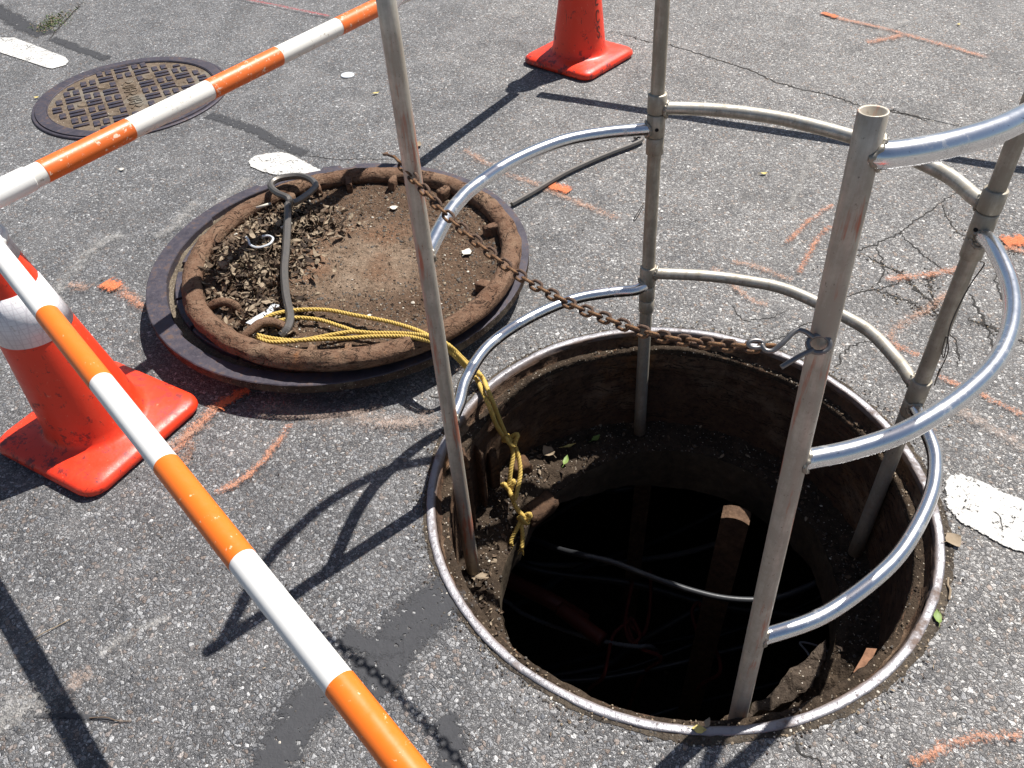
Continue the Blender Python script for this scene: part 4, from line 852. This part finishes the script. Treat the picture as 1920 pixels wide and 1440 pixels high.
# ------------------------------------------------------------------ raised frame ring and the upside-down cover on it
RC = (-.8426, .866); CC = (-.792, .811); UP = .028
fr = tag(empty('loose_frame_ring', (RC[0], RC[1], 0)), 'flat dark iron ring with notched edge lying on the road under the cover', 'frame ring')
def ring_mesh():
    V, F = [], []; n = 360; tops = []
    for i in range(n):
        a = 2*math.pi*i/n; d = math.degrees(a); d = d if d <= 180 else d-360
        Ro, Ri = .5560, .509
        if 91.5 < d < 96.8: Ro = .534
        if 103 < d < 127: Ro = .538
        if d > 150 or d < -140: Ri = .5015
        if -170 < d < -150: Ri = .498
        if 19 < d < 31: Ri = .512
        Ri += .0015*nz(math.cos(a)*9, math.sin(a)*9); e = .0012*nz(math.cos(a)*25, math.sin(a)*25, 4)
        x, y = math.cos(a), math.sin(a)
        for r, z in ((Ri, .058), (Ri, .0855), (Ri+.0015, .088), (Ro-.0025, .088), (Ro+e, .0860), (Ro+e, .062), (Ro-.006, .058), (Ro-.030, .057)):
            V.append((RC[0]+r*x, RC[1]+r*y, z))
    for i in range(n):
        j = (i+1) % n
        for k in range(7): F.append((i*8+k, i*8+k+1, j*8+k+1, j*8+k))
    return V, [tuple(reversed(f)) for f in F]
V, F = ring_mesh(); mesh('ring_plate', V, F, [M['iron'], M['sideiron']], fr, mi=[1 if k % 7 in (4, 5, 6) else 0 for k in range(len(F))])
V, F = [], []
for i in range(240):
    a = 2*math.pi*i/240
    for j in range(7):
        r = .440+.073*(j/6); x = RC[0]+r*math.cos(a); y = RC[1]+r*math.sin(a)
        V.append((x, y, .066+.006*fbm(x, y, 2, 30, 4)+.003*math.sin(a*3)))
for i in range(240):
    for j in range(6): i2 = (i+1) % 240; F.append((i*7+j, i*7+j+1, i2*7+j+1, i2*7+j))
mesh('packed_grit', V, F, M['gravel'], fr, True)
cvr = tag(empty('manhole_cover', (CC[0], CC[1], .03)), 'rust brown manhole cover lying upside down full of dirt and leaves', 'manhole cover')
lathe('hub_body', [(.470, .058), (.462, .030), (.450, .0)], M['iron'], cvr, 120, RC)
# flange plates of the cover, seen on the left between ring and skirt
fl = [(-176, -160), (-158.5, -142), (-140, -118), (178, 163.5), (162, 150), (148, 132), (130, 112)]
for a0, a1 in [(min(a), max(a)) for a in fl]+[(-116, -60), (-58, 0), (2, 60), (62, 110)]:
    V, F = [], []; n = max(4, int((a1-a0)/2))
    for i in range(n+1):
        a = R(a0+(a1-a0)*i/n)
        for r, z in ((.40, .062), (.40, .082), (.474, .084), (.477, .081), (.477, .062)): V.append((RC[0]+r*math.cos(a), RC[1]+r*math.sin(a), z))
    for i in range(n):
        for k in range(4): b = i*5+k; F.append((b, b+5, b+6, b+1))
    F.append((0, 1, 2, 3, 4)); F.append(tuple(n*5+k for k in (4, 3, 2, 1, 0)))
    mesh('flange_plate', V, F, M['iron'], cvr)
def torfn(amp):
    def f(a, j, r, z):
        x, y = math.cos(a), math.sin(a); k = 1.0
        # chunky scale layers on the rusted skirt rim
        nn = fbm(x*3, y*3, j*.35, 2.2, 4)
        lay = abs(nz(x*5, y*5, z*60)); return r+amp*nn*.9-.004*lay, z+amp*nn*.7
    return f
prof = []
for k in range(19):
    t = R(-70+k*320/18)-R(0); prof.append((.4535+.0290*math.cos(t), .124+.026*math.sin(t)))
prof = [(.455, .080), (.458, .100)]+prof+[(.432, .104), (.427, .085)]
lathe('skirt_rim', prof, M['rust'], cvr, 360, CC, torfn(.0052))
lathe('skirt_wall', [(.452, .075), (.450, .110)], M['rust'], cvr, 120, CC)
def dz(x, y):
    dx, dy = x-CC[0], y-CC[1]; r = math.hypot(dx, dy); a = math.degrees(math.atan2(dy, dx))
    z = .100+.007*fbm(x, y, 0, 7, 3)+.0035*fbm(x, y, 3, 45, 3)
    z += .012*max(0, (r-.30)/.14)**2
    z += .028*math.exp(-(((dx+.30)**2+(dy+.02)**2)/.022))       # leaf heap on the left
    z += .020*math.exp(-(((dx+.22)**2+(dy-.22)**2)/.012))
    return z
V, F = [], []; nr, na = 70, 220
V.append(Vector((CC[0], CC[1], dz(*CC))))
for j in range(1, nr+1):
    r = .436*j/nr
    for i in range(na):
        a = 2*math.pi*i/na; x, y = CC[0]+r*math.cos(a), CC[1]+r*math.sin(a); V.append(Vector((x, y, dz(x, y))))
for i in range(na): F.append((0, 1+i, 1+(i+1) % na))
for j in range(nr-1):
    for i in range(na): a = 1+j*na+i; b = 1+j*na+(i+1) % na; F.append((a, a+na, b+na, b))
mesh('dirt_filled_pan', V, F, M['dirt'], cvr, True)
# lugs and ribs against the inside of the skirt
for ang, ln, wd, hgt, seed in ((98, .055, .022, .055, 1), (78, .05, .024, .055, 2), (52, .05, .030, .05, 3), (14, .05, .03, .05, 4), (-26, .04, .03, .045, 5), (-86, .030, .020, .035, 6), (-99, .030, .020, .035, 7), (125, .04, .03, .05, 8), (112, .04, .02, .05, 9)):
    a = R(ang); r = .415; chunk('rib_lug', (CC[0]+r*math.cos(a), CC[1]+r*math.sin(a), .116), (ln*1.3, wd, hgt), M['rust'], cvr, a, .35, 2, seed)
def bail(p, r, lab=None): return tube('lifting_bail', p, r, M['rust'], cvr, 12, bump=lambda i, k: .12*nz(i*.4, k*.5))
bail(D['bail1'], .012); bail(D['bail2'], .012)
# loose dirt, stones and scraps on the pan
rnd = random.Random(11); V, F, MI = [], [], []
for i in range(5200):
    r = .425*math.sqrt(rnd.random()); a = rnd.uniform(0, 2*math.pi); x, y = CC[0]+r*math.cos(a), CC[1]+r*math.sin(a)
    dx, dy = x-CC[0], y-CC[1]; mid = math.exp(-((dx-.02)**2+(dy+.02)**2)/.035)
    if rnd.random() < mid*.93: continue
    peb_geo(V, F, MI, (x, y, dz(x, y)+.001), rnd.choice([.0018, .0022, .003, .003, .0042, .006 if rnd.random() < .3 else .003]), rnd, rnd.choice([3, 3, 2, 0, 0, 1, 3, 4 if rnd.random() < .12 else 0]))
for i in range(420):
    r = .425*math.sqrt(rnd.random()); a = rnd.uniform(0, 2*math.pi); x, y = CC[0]+r*math.cos(a), CC[1]+r*math.sin(a)
    leaf_geo(V, F, MI, (x, y, dz(x, y)+.002), rnd.uniform(.005, .013), rnd, rnd.choice([0, 1, 2, 0]), .35, .3)
tag(mesh('loose_grit', V, F, LM, cvr, mi=MI), kind='stuff')
V, F, MI = [], [], []
for i in range(1500):
    k = rnd.random()
    if k < .55: x, y = CC[0]-.280+rnd.gauss(0, .070), CC[1]-.03+rnd.gauss(0, .085)
    elif k < .85: x, y = CC[0]-.20+rnd.gauss(0, .075), CC[1]+.20+rnd.gauss(0, .06)
    else: x, y = CC[0]-.19+rnd.gauss(0, .05), CC[1]-.25+rnd.gauss(0, .035)
    if math.hypot(x-CC[0], y-CC[1]) > .425: continue
    leaf_geo(V, F, MI, (x, y, dz(x, y)+rnd.uniform(.002, .022)), rnd.uniform(.016, .045), rnd, rnd.choice([0, 0, 1, 1, 2]), .55, rnd.choice([.5, .4, .16]))
tag(mesh('leaf_litter', V, F, LM, cvr, mi=MI), 'dry curled leaves heaped at the left of the pan', kind='stuff')
# twigs and stubs that show one by one
def on_pan(p, up=.006): return Vector((p[0], p[1], dz(p[0], p[1])+up))
stubs = [((-1.12, 1.075), (-1.075, 1.09), 'white cigarette stub by the hook loop on the cover'), ((-1.02, .945), (-.99, .965), 'tan cigarette stub left of the hook shaft on the cover')]
for a, b, l in stubs: c = tube('cigarette_stub', [on_pan(a, .03), on_pan(b, .03)], .0045, M['cream'], None, 10, raw=True); tag(c, l, 'cigarette stub')
for k, (i, l, s) in enumerate(((0, 'crumpled white scrap on the rear of the cover', .028), (1, 'larger cream and orange scrap at the right of the cover', .034), (2, 'white square chip in front of the rope on the cover', .014), (4, 'small white chip beside the square chip on the cover', .012))):
    p = on_pan(D['coverbits'][i], .006); o = leaf('paper_scrap', p, s, M['cream'], l, k*1.1, asp=.9, curl=.25, seed=20+k, cat='scrap')
band = [on_pan(p, .020) for p in (D['coverbits'][5], D['coverbits'][6], D['coverbits'][7])]
bc = on_pan(D['coverbits'][5], .030)
lp = [bc+Vector((x, y, z)) for x, y, z in ((-.040, .035, 0), (-.028, .012, .004), (-.015, -.018, .006), (.010, -.032, .006), (.038, -.018, .006), (.044, .010, .005), (.030, .028, .004), (.008, .030, .003))]
c = tube('plastic_band', lp, .0034, M['plastic'], None, 6); tag(c, 'clear plastic band curled on the leaf litter', 'band')
# white plastic strip near the rope
bp = [Vector(p) for p in D['band']]; c0 = sum(bp, Vector())/len(bp)
V = [c0+Vector((0, 0, .010))]+[p+Vector((0, 0, .006)) for p in bp]; V += [v-Vector((0, 0, .0015)) for v in V]; n = len(bp)
F = [(0, 1+k, 1+(k+1) % n) for k in range(n)]+[(n+1, n+2+(k+1) % n, n+2+k) for k in range(n)]
c = mesh('plastic_strip', V, F, M['plastic']); tag(c, 'torn clear and white plastic strip by the rope loop', 'plastic strip')

# cover lifting hook lying on the cover: octagonal rod, loop handle, bent toe
tl_ = tag(empty('lifting_hook', D['toolshaft'][0]), 'grey steel lifting hook lying across the upturned cover with loop handle', 'lifting hook')
tube('hook_handle', D['tool'][0:14], .0115, M['tool'], tl_, 8) if False else None
hl = [(584, 0)]
TL = [Vector(p) for p in D['tool']]
loop = [Vector(D['toolshaft'][0])]+[TL[5], TL[6], TL[7], TL[8], TL[9], TL[10], TL[11], TL[12], TL[13], TL[2], TL[3]+Vector((.015, .012, .0))]
V, F = tube_geo(catmull(loop, 8), .0105, 8, ph=.39); mesh('handle_loop', V, F, M['tool'], tl_)
sp = catmull([Vector(p)+Vector((0, 0, .004)) for p in D['toolshaft']], 6)
V, F = tube_geo(sp, .0115, 8, ph=.39); mesh('shaft', V, F, M['tool'], tl_)
# second hook on the road beyond
c = empty('lifting_hook', D['tool2'][0]); tag(c, 'slim steel lifting hook on the asphalt under the upper hoop, tip by the cover', 'lifting hook')
V, F = tube_geo(catmull(D['tool2'], 6), .0085, 6, ph=.5); mesh('shaft', V, F, M['tool'], c)

# ------------------------------------------------------------------ yellow rope from the cover into the pit
rp = tag(empty('yellow_rope', D['ropeA'][0]), 'doubled yellow twisted rope tied to the cover and hanging knotted into the hole', 'rope')
for k in ('ropeA', 'ropeB', 'ropeC', 'ropeD'):
    V, F = [], []; rope_geo(D[k], .0056, V, F, .026); mesh('rope_run', V, F, M['rope'], rp, True)
for k in ('hang0', 'hang1', 'hang2', 'hang3', 'hang4', 'hang5', 'hang6'):
    V, F = [], []; rope_geo([Vector(p) for p in D[k]], .0062 if k < 'hang4' else .0058, V, F, .024); mesh('rope_tail', V, F, M['rope'], rp, True)
for i, q in enumerate(D['knots']):
    V, F = [], []; q = Vector(q); s = (.017, .014, .014)[i]
    pts = [q+Vector((math.cos(t)*s*(1+.3*math.sin(3*t)), math.sin(t)*s*.7, s*.8*math.sin(2*t+.5))) for t in [k*.5 for k in range(26)]]
    rope_geo(pts, .0058, V, F, .024); mesh('knot', V, F, M['rope'], rp, True)
V, F = [], []
for e in (D['hang5'][-1], D['hang6'][-1]):
    for k in range(16):
        a = Vector(e); b = a+Vector((rnd.uniform(-.012, .012), rnd.uniform(-.01, .01), -rnd.uniform(.006, .022))); tube_geo([a, (a+b)/2+Vector((rnd.uniform(-.003, .003), 0, 0)), b], .0008, 4, V=V, F=F)
mesh('frayed_end', V, F, M['rope'], rp)

# ------------------------------------------------------------------ the closed manhole at upper left
MC = Vector((-1.9132, 2.2823, 0)); th = R(25.6)
WORLD = False
cm = tag(empty('closed_manhole', MC), 'closed iron manhole with raised block tread pattern beside the white dash', 'manhole')
cm.rotation_euler = (0, 0, th)
lathe('frame', [(.4040, -.01), (.4040, .006), (.401, .009), (.392, .009), (.3905, .005), (.3895, .005), (.3880, .0125), (.345, .0135), (.3435, .011), (.343, .004)], M['iron'], cm, 180, smooth=False)
lathe('inner_lip', [(.3425, .004), (.3425, .0115), (.3405, .0115), (.340, .006)], M['iron'], cm, 140)
V, F = lathe_geo([(0.0005, .007), (.12, .007), (.25, .007), (.3400, .0065)], 96); mesh('cover_plate', V, F, M['frost'], cm)
def bm_mesh(sx, sy, h=.006, bev=.0012):
    V = [(x*sx/2, y*sy/2, 0) for x, y in ((-1, -1), (1, -1), (1, 1), (-1, 1))]+[(x*(sx/2-bev), y*(sy/2-bev), h) for x, y in ((-1, -1), (1, -1), (1, 1), (-1, 1))]
    me = bpy.data.meshes.new('tread_block'); me.from_pydata(V, [], [(4, 5, 6, 7), (0, 1, 5, 4), (1, 2, 6, 5), (2, 3, 7, 6), (3, 0, 4, 7)]); me.materials.append(M['irontop']); return me
sq = bm_mesh(.0255, .050); bar_m = bm_mesh(.062, .0215)
vents = [(-1.889, 2.455), (-2.066, 2.378), (-1.722, 2.359), (-2.094, 2.205), (-1.935, 2.103), (-1.76, 2.19)]
vl = [Matrix.Rotation(-th, 3, 'Z') @ (Vector((x, y, 0))-MC) for x, y in vents]
wr = random.Random(9); blocks = []
for ci in range(-4, 5):
    for ri in range(-5, 6):
        x0 = ci*.0765; y0 = ri*.0733+.005
        if ci == 0 and abs(ri) <= 2: continue
        if (ri+ci) % 2: items = [(sq, -.0188, 0), (sq, .0188, 0)]
        else: items = [(bar_m, 0, -.0165), (bar_m, 0, .0165)]
        for me, dx, dy in items:
            x, y = x0+dx, y0+dy
            hx = .030 if me is bar_m else .012
            if max(math.hypot(x-hx, y), math.hypot(x+hx, y)) > .327:
                if me is bar_m and math.hypot(x, y) < .322: 
                    sx = (.327-math.hypot(x, y))/.035
                    if sx > .3: blocks.append((me, x*.985, y*.985, min(1, sx)))
                continue
            if any((Vector((x, y, 0))-v).length < .030 for v in vl): continue
            blocks.append((me, x, y, 1))
for me, x, y, s in blocks:
    o = bpy.data.objects.new('tread_block', me); COL.objects.link(o); o.parent = cm; o.location = (x, y, .0065); o.scale = (s, 1, 1); o.rotation_euler = (0, 0, wr.uniform(-.02, .02))
for v in vl:
    V, F = lathe_geo([(.0265, .0065), (.0245, .0115), (.0215, .0115), (.015, .0055), (.009, .003), (.0005, .003)], 24, (v.x, v.y)); mesh('vent_boss', V, F, M['frost'], cm, True)
    V, F = lathe_geo([(.009, .0045), (.0005, .0045)], 12, (v.x, v.y)); mesh('vent_hole', V, F, M['hole'], cm)
# worn raised lettering of the middle column: too rubbed away to read, low raised strokes
V, F = [], []
for k in range(7):
    y = .135-k*.045; tt = k % 3
    if tt == 0: paths = [[(-.024, y-.012), (-.008, y+.012), (.006, y-.010), (.024, y+.012)]]
    elif tt == 1: paths = [[(.022, y+.013), (-.018, y+.010), (-.020, y-.004), (.018, y-.002), (.020, y-.013), (-.022, y-.012)]]
    else: paths = [[(-.022, y+.012), (.022, y+.012), (.022, y-.012), (-.022, y-.012), (-.022, y+.010)], [(0, y+.012), (0, y-.012)]]
    for p in paths: tube_geo(catmull([(a, b, .0085) for a, b in p], 4), .0034, 6, V=V, F=F)
mesh('cast_mark', V, F, M['frost'], cm, True)

# ------------------------------------------------------------------ traffic cones (28 in) and striped bars between their tops
def cone(loc, rz, label, lean=(0, 0)):
    c = tag(empty('traffic_cone', loc), label, 'traffic cone', 'traffic cones holding the striped bars'); c.rotation_euler = (0, 0, rz)
    V, F = [], []; n = 96; hs = .182
    def sqr(a, h, cr_):       # rounded square radius at angle a
        x, y = abs(math.cos(a)), abs(math.sin(a)); k = h/max(x, y)
        px_, py_ = x*k, y*k; 
        if px_ > h-cr_ and py_ > h-cr_:
            # intersect with corner circle
            cx_ = h-cr_; bb = -2*(cx_*x+cx_*y); cc_ = 2*cx_*cx_-cr_*cr_; k = (-bb+math.sqrt(max(0, bb*bb-4*cc_)))/2
        return k
    rings = []
    for (h, z, cr_) in ((hs-.010, .004, .04), (hs-.004, .006, .045), (hs, .014, .045), (hs-.002, .026, .045), (hs-.010, .034, .042), (hs-.030, .040, .040)):
        rings.append([(sqr(2*math.pi*k/n, h, cr_), z) for k in range(n)])
    for r, z in ((.132, .0455), (.122, .050), (.1165, .058), (.1130, .075)): rings.append([(r, z)]*n)
    for k_ in range(1, 13):
        z = .075+(.700-.075)*k_/12; rings.append([(.1130-.0775*k_/12, z)]*n)
    rings += [[(.033, .708)]*n, [(.028, .709)]*n, [(.026, .690)]*n]
    for rg in rings:
        for k, (r, z) in enumerate(rg): a = 2*math.pi*k/n; V.append((r*math.cos(a)+lean[0]*max(0, z-.05), r*math.sin(a)+lean[1]*max(0, z-.05), z))
    for i in range(len(rings)-1):
        for k in range(n): k2 = (k+1) % n; F.append((i*n+k, i*n+k2, (i+1)*n+k2, (i+1)*n+k))
    F.append(tuple(reversed(range(n))))
    mesh('cone_body', V, F, M['cone'], c, True)
    # black recycled foot under the vinyl
    V, F = [], []
    for z in (0, .006):
        for k in range(n): a = 2*math.pi*k/n; r = sqr(a, hs-.013, .04); V.append((r*math.cos(a), r*math.sin(a), z))
    for k in range(n): k2 = (k+1) % n; F.append((k, k2, n+k2, n+k))
    F.append(tuple(reversed(range(n)))); mesh('black_foot', V, F, M['blackp'], c)
    rr = lambda z: .1130-.0775*(z-.075)/.625+.0012
    for z0, z1 in ((.335, .455), (.515, .655)):
        V, F = lathe_geo([(rr(z0)-.0012, z0), (rr(z0), z0), (rr((z0+z1)/2), (z0+z1)/2), (rr(z1), z1), (rr(z1)-.0012, z1)], 72); V = [Vector((v.x+lean[0]*(v.z-.05), v.y+lean[1]*(v.z-.05), v.z)) for v in V]; mesh('reflective_band', V, F, M['band'], c, True)
    return c
t = NT('reflective_band'); mp = t.n.new('ShaderNodeMapping'); mp.inputs['Scale'].default_value = (1, 1, 1); 
vv = t.voro(85, 'DISTANCE_TO_EDGE', rnd=0); n = t.noise(26, 5, .75); n2 = t.noise(120, 3, .7)
cc_ = t.mix(t.ramp(vv, [(.02, 0), (.10, 1)]), (.66, .63, .65), (.80, .78, .79)); cc_ = t.mix(t.ramp(n, [(.60, 0), (.72, .7)]), cc_, (.36, .29, .22)); cc_ = t.mix(t.ramp(n2, [(.68, 0), (.74, .7)]), cc_, (.12, .08, .06))
t.P(cc_, .35, 0, .6); t.bump(vv, .15, .001); M['band'] = t.m
CONE1, CONE2 = Vector((-1.392, .286, 0)), Vector((.012, 2.42, 0))
ln = Matrix.Rotation(R(31), 3, 'Z') @ Vector((-.085, .0, 0))
c1 = cone(CONE1, R(-31), 'scuffed orange cone with two white bands in the left foreground', (ln.x, ln.y))
c2 = cone(CONE2, R(47.7), 'orange cone with stencilled letters standing beyond the guard rail')
# third and fourth cones carry the far ends of the bars, just outside the photograph
B1a, B1b = Vector((-1.391, .291, .6446)), Vector((.0022, 2.3878, .604))
d2_ = Vector((.5898, -.6972, -.0581)).normalized(); B2a = Vector((-1.3971, .2607, .5992)); B2b = B2a+d2_*2.5178; B2b.z = .50
# stencil letters E C S down the cone, on the side towards the front right
def cone_letters(c, strokes, zc_, az):
    for name, st, z in strokes:
        V, F = [], []
        for path in st:
            pts = catmull([(a, b, 0) for a, b in path], 4) if len(path) > 2 else [Vector((a, b, 0)) for a, b in path]
            b0 = len(V)
            for i, p in enumerate(pts):
                tt = (pts[min(i+1, len(pts)-1)]-pts[max(i-1, 0)]).normalized(); nn = Vector((-tt.y, tt.x, 0))
                for s in (-.0036, .0036):
                    q = p+nn*s; zz_ = z+q.y; rr_ = .1130-.0775*(zz_-.075)/.625+.0012; aa = az+q.x*.8/rr_
                    V.append((rr_*math.cos(aa), rr_*math.sin(aa), zz_))
            for i in range(len(pts)-1): a = b0+2*i; F.append((a, a+1, a+3, a+2))
        mesh('stencil_letter', V, F, M['letter'], c)
E_ = [[(-.009, -.024), (-.009, .024)], [(-.009, .0205), (.012, .0205)], [(-.009, 0), (.009, 0)], [(-.009, -.0205), (.012, -.0205)]]
C_ = [[(.012, .012), (.009, .020), (0, .022), (-.008, .018), (-.010, 0), (-.008, -.018), (0, -.022), (.009, -.020), (.012, -.012)]]
S_ = [[(.011, .013), (.006, .021), (-.003, .021), (-.009, .014), (-.006, .004), (.005, -.003), (.010, -.012), (.004, -.021), (-.005, -.021), (-.010, -.013)]]
tocam = math.atan2(camp.y-CONE2.y, camp.x-CONE2.x)-R(47.7)
cone_letters(c2, (('E', E_, .272), ('C', C_, .206), ('S', S_, .143)), 0, tocam+R(50))
WORLD = True
def barrier_bar(a, b, bounds, orange_first, label, r=.0238, om='orange_old', wm='white_old'):
    """telescoping striped pole: bounds are distances along it where the colour changes"""
    o = tag(empty('striped_bar', a), label, 'barrier bar', 'striped bars between the cones'); d = (b-a).normalized(); L = (b-a).length
    cuts = [0]+[x for x in bounds if 0 < x < L]+[L]; orange = orange_first
    for i in range(len(cuts)-1):
        rr_ = r+(.0006 if orange else 0)
        V, F = tube_geo([a+d*cuts[i], a+d*cuts[i]+d*.0005, a+d*(cuts[i+1]-.0005), a+d*cuts[i+1]], lambda t: rr_, 36)
        mesh('orange_stripe' if orange else 'white_stripe', V, F, M[om] if orange else M[wm], o, True); orange = not orange
    return o
def end_loop(o, ctr, r, dirn, z):
    dd = Vector((dirn.x, dirn.y, 0)).normalized(); c0 = Vector((ctr.x, ctr.y, z)); pts = [c0+Vector((math.cos(t)*r, math.sin(t)*r, 0)) for t in [2*math.pi*k/40 for k in range(40)]]
    V, F = [], []
    for k in range(40):
        t = 2*math.pi*k/40; u = Vector((math.cos(t), math.sin(t), 0))
        for rr_, zz_ in ((r-.006, -.010), (r+.006, -.010), (r+.008, 0), (r+.006, .010), (r-.006, .010), (r-.008, 0)): V.append(c0+u*rr_+Vector((0, 0, zz_)))
    for k in range(40):
        k2 = (k+1) % 40
        for j in range(6): j2 = (j+1) % 6; F.append((k*6+j, k2*6+j, k2*6+j2, k*6+j2))
    mesh('end_loop', V, F, M['white_pl'], o, True)
period = .239
b1 = barrier_bar(B1a-(B1b-B1a).normalized()*.085, B1b-(B1b-B1a).normalized()*.055, [x+.085 for x in (.140, .366, .605, .844, 1.083, 1.30, 1.54, 1.78, 2.02, 2.26)], False, 'upper striped bar with scuffed orange paint, from left cone to rear cone')
u1 = (B1b-B1a).normalized()
V, F = tube_geo([B1a-u1*.09, B1a-u1*.088, B1a+u1*.108, B1a+u1*.11], .0262, 32); mesh('end_sleeve', V, F, M['white_pl'], b1, True)
end_loop(b1, CONE1+Vector((-.050, 0, 0)), .047, u1, .600); end_loop(b1, CONE2, .052, u1, .615)
b2 = barrier_bar(B2a-d2_*.03, B2b, [x+.03 for x in (.354, .585, .818, 1.040, 1.269, 1.5, 1.73, 1.96, 2.19, 2.42)], False, 'glossy striped bar crossing the lower left foreground, nearest the camera', .0196, 'orange_pl', 'white_pl')
end_loop(b2, CONE1+Vector((-.045, 0, 0)), .053, d2_, .560)
V, F = tube_geo([B2a-d2_*.035, B2a-d2_*.033, B2a+d2_*.068, B2a+d2_*.07], .0232, 32); mesh('end_sleeve', V, F, M['white_pl'], b2, True)
u3 = Vector((.897, -.443, 0)).normalized(); B3a = Vector((.03, 2.355, .62))
b3 = barrier_bar(B3a+u3*.055, B3a+u3*2.45, [.1, .34, .58, .82, 1.06, 1.3, 1.54, 1.78, 2.02, 2.26], True, 'striped bar from rear cone to the right, above the photograph frame')
end_loop(b3, CONE2, .054, u3, .59)
WORLD = False
c3 = cone(Vector((B2b.x, B2b.y, 0)), R(20), 'orange cone at the near end of the foreground bar')
e4 = B3a+u3*2.5; c4 = cone(Vector((e4.x, e4.y, 0)), R(5), 'orange cone at the right end of the rear bar')
WORLD = True

# ------------------------------------------------------------------ small litter on the road
lit = D['litter']
def P3(i, z=.006): return (lit[i][0], lit[i][1], z)
V, F = lathe_geo([(.0005, .004), (.022, .003), (.026, .006), (.029, .005), (.030, .002)], 24, lit[0]); c = mesh('clear_cap', V, F, M['plastic'], None, True); tag(c, 'clear plastic bottle cap lid on the asphalt behind the upper bar', 'lid')
for i, s, mt, l, rz, asp in ((1, .030, 'leafy', 'small yellow leaf on the road left of the tall rear-left post', .4, .5), (2, .05, 'leaft', 'curled tan leaf beside the post above the chain end', 1.2, .6), (3, .038, 'leaft', 'round tan leaf beside the right rim of the open hole', .3, .95), (4, .032, 'leafg', 'small green leaf touching the right front rim', 1.3, .5),
    (5, .026, 'leafy', 'yellow leaf at the front rim of the open hole', -.2, .6), (6, .022, 'leaft', 'pale tan leaf fragment lying across the front rim', 1.0, .5), (9, .022, 'leafy', 'tiny yellow leaf on the far right asphalt', .8, .6), (10, .026, 'leafy', 'pale yellow green leaf between the two rear posts', 0, .5), (15, .022, 'leafy', 'yellow crumb of leaf left of the closed manhole', 0, .7), (8, .020, 'cream', 'round cream pebble-like scrap between bar and cover', 0, .9)):
    leaf('fallen_leaf', P3(i, .006), s, M[mt], l, rz, asp=asp, curl=.35, seed=40+i)
def twig(a, b, r, l, mt='leaft'):
    a, b = Vector(a), Vector(b); c = tube('dry_twig', [a, a.lerp(b, .35)+Vector((.003, .002, .003)), a.lerp(b, .7)-Vector((.002, .001, 0)), b], r, M[mt], None, 6); tag(c, l, 'twig')
x, y = lit[7]; twig((x, y-.02, .004), (x+.02, y+.03, .004), .0022, 'pale straw along the right rim of the hole')
x, y = lit[13]; twig((x-.03, y-.02, .004), (x+.04, y+.03, .004), .0011, 'thin curved straw beside the bar shadow at lower left')
x, y = lit[14]; twig((x-.05, y, .004), (x+.03, y-.01, .004), .0010, 'dark straw crossing near the lower left bar shadow', 'leafb')
x, y = lit[17]; twig((x-.015, y-.02, .004), (x+.01, y+.02, .006), .0035, 'short bark bit in front of the raised cover', 'leafb')
# weeds growing in the crack at upper left
V, F, MI = [], [], []; rnd = random.Random(21)
for i in range(420):
    t = rnd.random()**1.5; a = Vector((*D['weeds'][0], 0)).lerp(Vector((*D['weeds'][1], 0)), t*1.6)+Vector((rnd.gauss(0, .035), rnd.gauss(0, .05), rnd.uniform(.002, .02)))
    leaf_geo(V, F, MI, a, rnd.uniform(.008, .02), rnd, rnd.choice([0, 0, 0, 1, 1]), .7, .3)
o = mesh('weed_tuft', V, F, [M['green'], M['leaft']], mi=MI); tag(o, 'low green weeds in the road crack at upper left', 'weeds', kind='stuff')
# crumbs of asphalt, seeds and grit blown against rims and cracks
V, F, MI = [], [], []
for i in range(2600):
    k = rnd.random()
    if k < .35: a = rnd.uniform(0, 6.283); r = HR+abs(rnd.gauss(.006, .02)); x, y = r*math.cos(a), r*math.sin(a)
    elif k < .6:
        ck = D['cracks'][rnd.choice(['c1', 'c3', 'c6', 'c8', 'c15', 'c9', 'c5'])]; j = rnd.randrange(len(ck)-1); t = rnd.random(); x = ck[j][0]+(ck[j+1][0]-ck[j][0])*t+rnd.gauss(0, .012); y = ck[j][1]+(ck[j+1][1]-ck[j][1])*t+rnd.gauss(0, .012)
    else:
        x, y = rnd.uniform(-1.8, 2.2), rnd.uniform(-.8, 3)
    if math.hypot(x, y) < HR+.001 or math.hypot(x-RC[0], y-RC[1]) < .56: continue
    if rnd.random() < .12: leaf_geo(V, F, MI, (x, y, .004), rnd.uniform(.004, .010), rnd, rnd.choice([0, 1, 1]), .3, .35)
    else: peb_geo(V, F, MI, (x, y, .002), rnd.uniform(.0012, .0034), rnd, rnd.choice([3, 3, 4, 1, 2]) if rnd.random() < .5 else 3)
o = mesh('road_grit', V, F, LM, mi=MI); tag(o, 'loose grit and crumbs scattered on the asphalt', 'grit', kind='stuff')
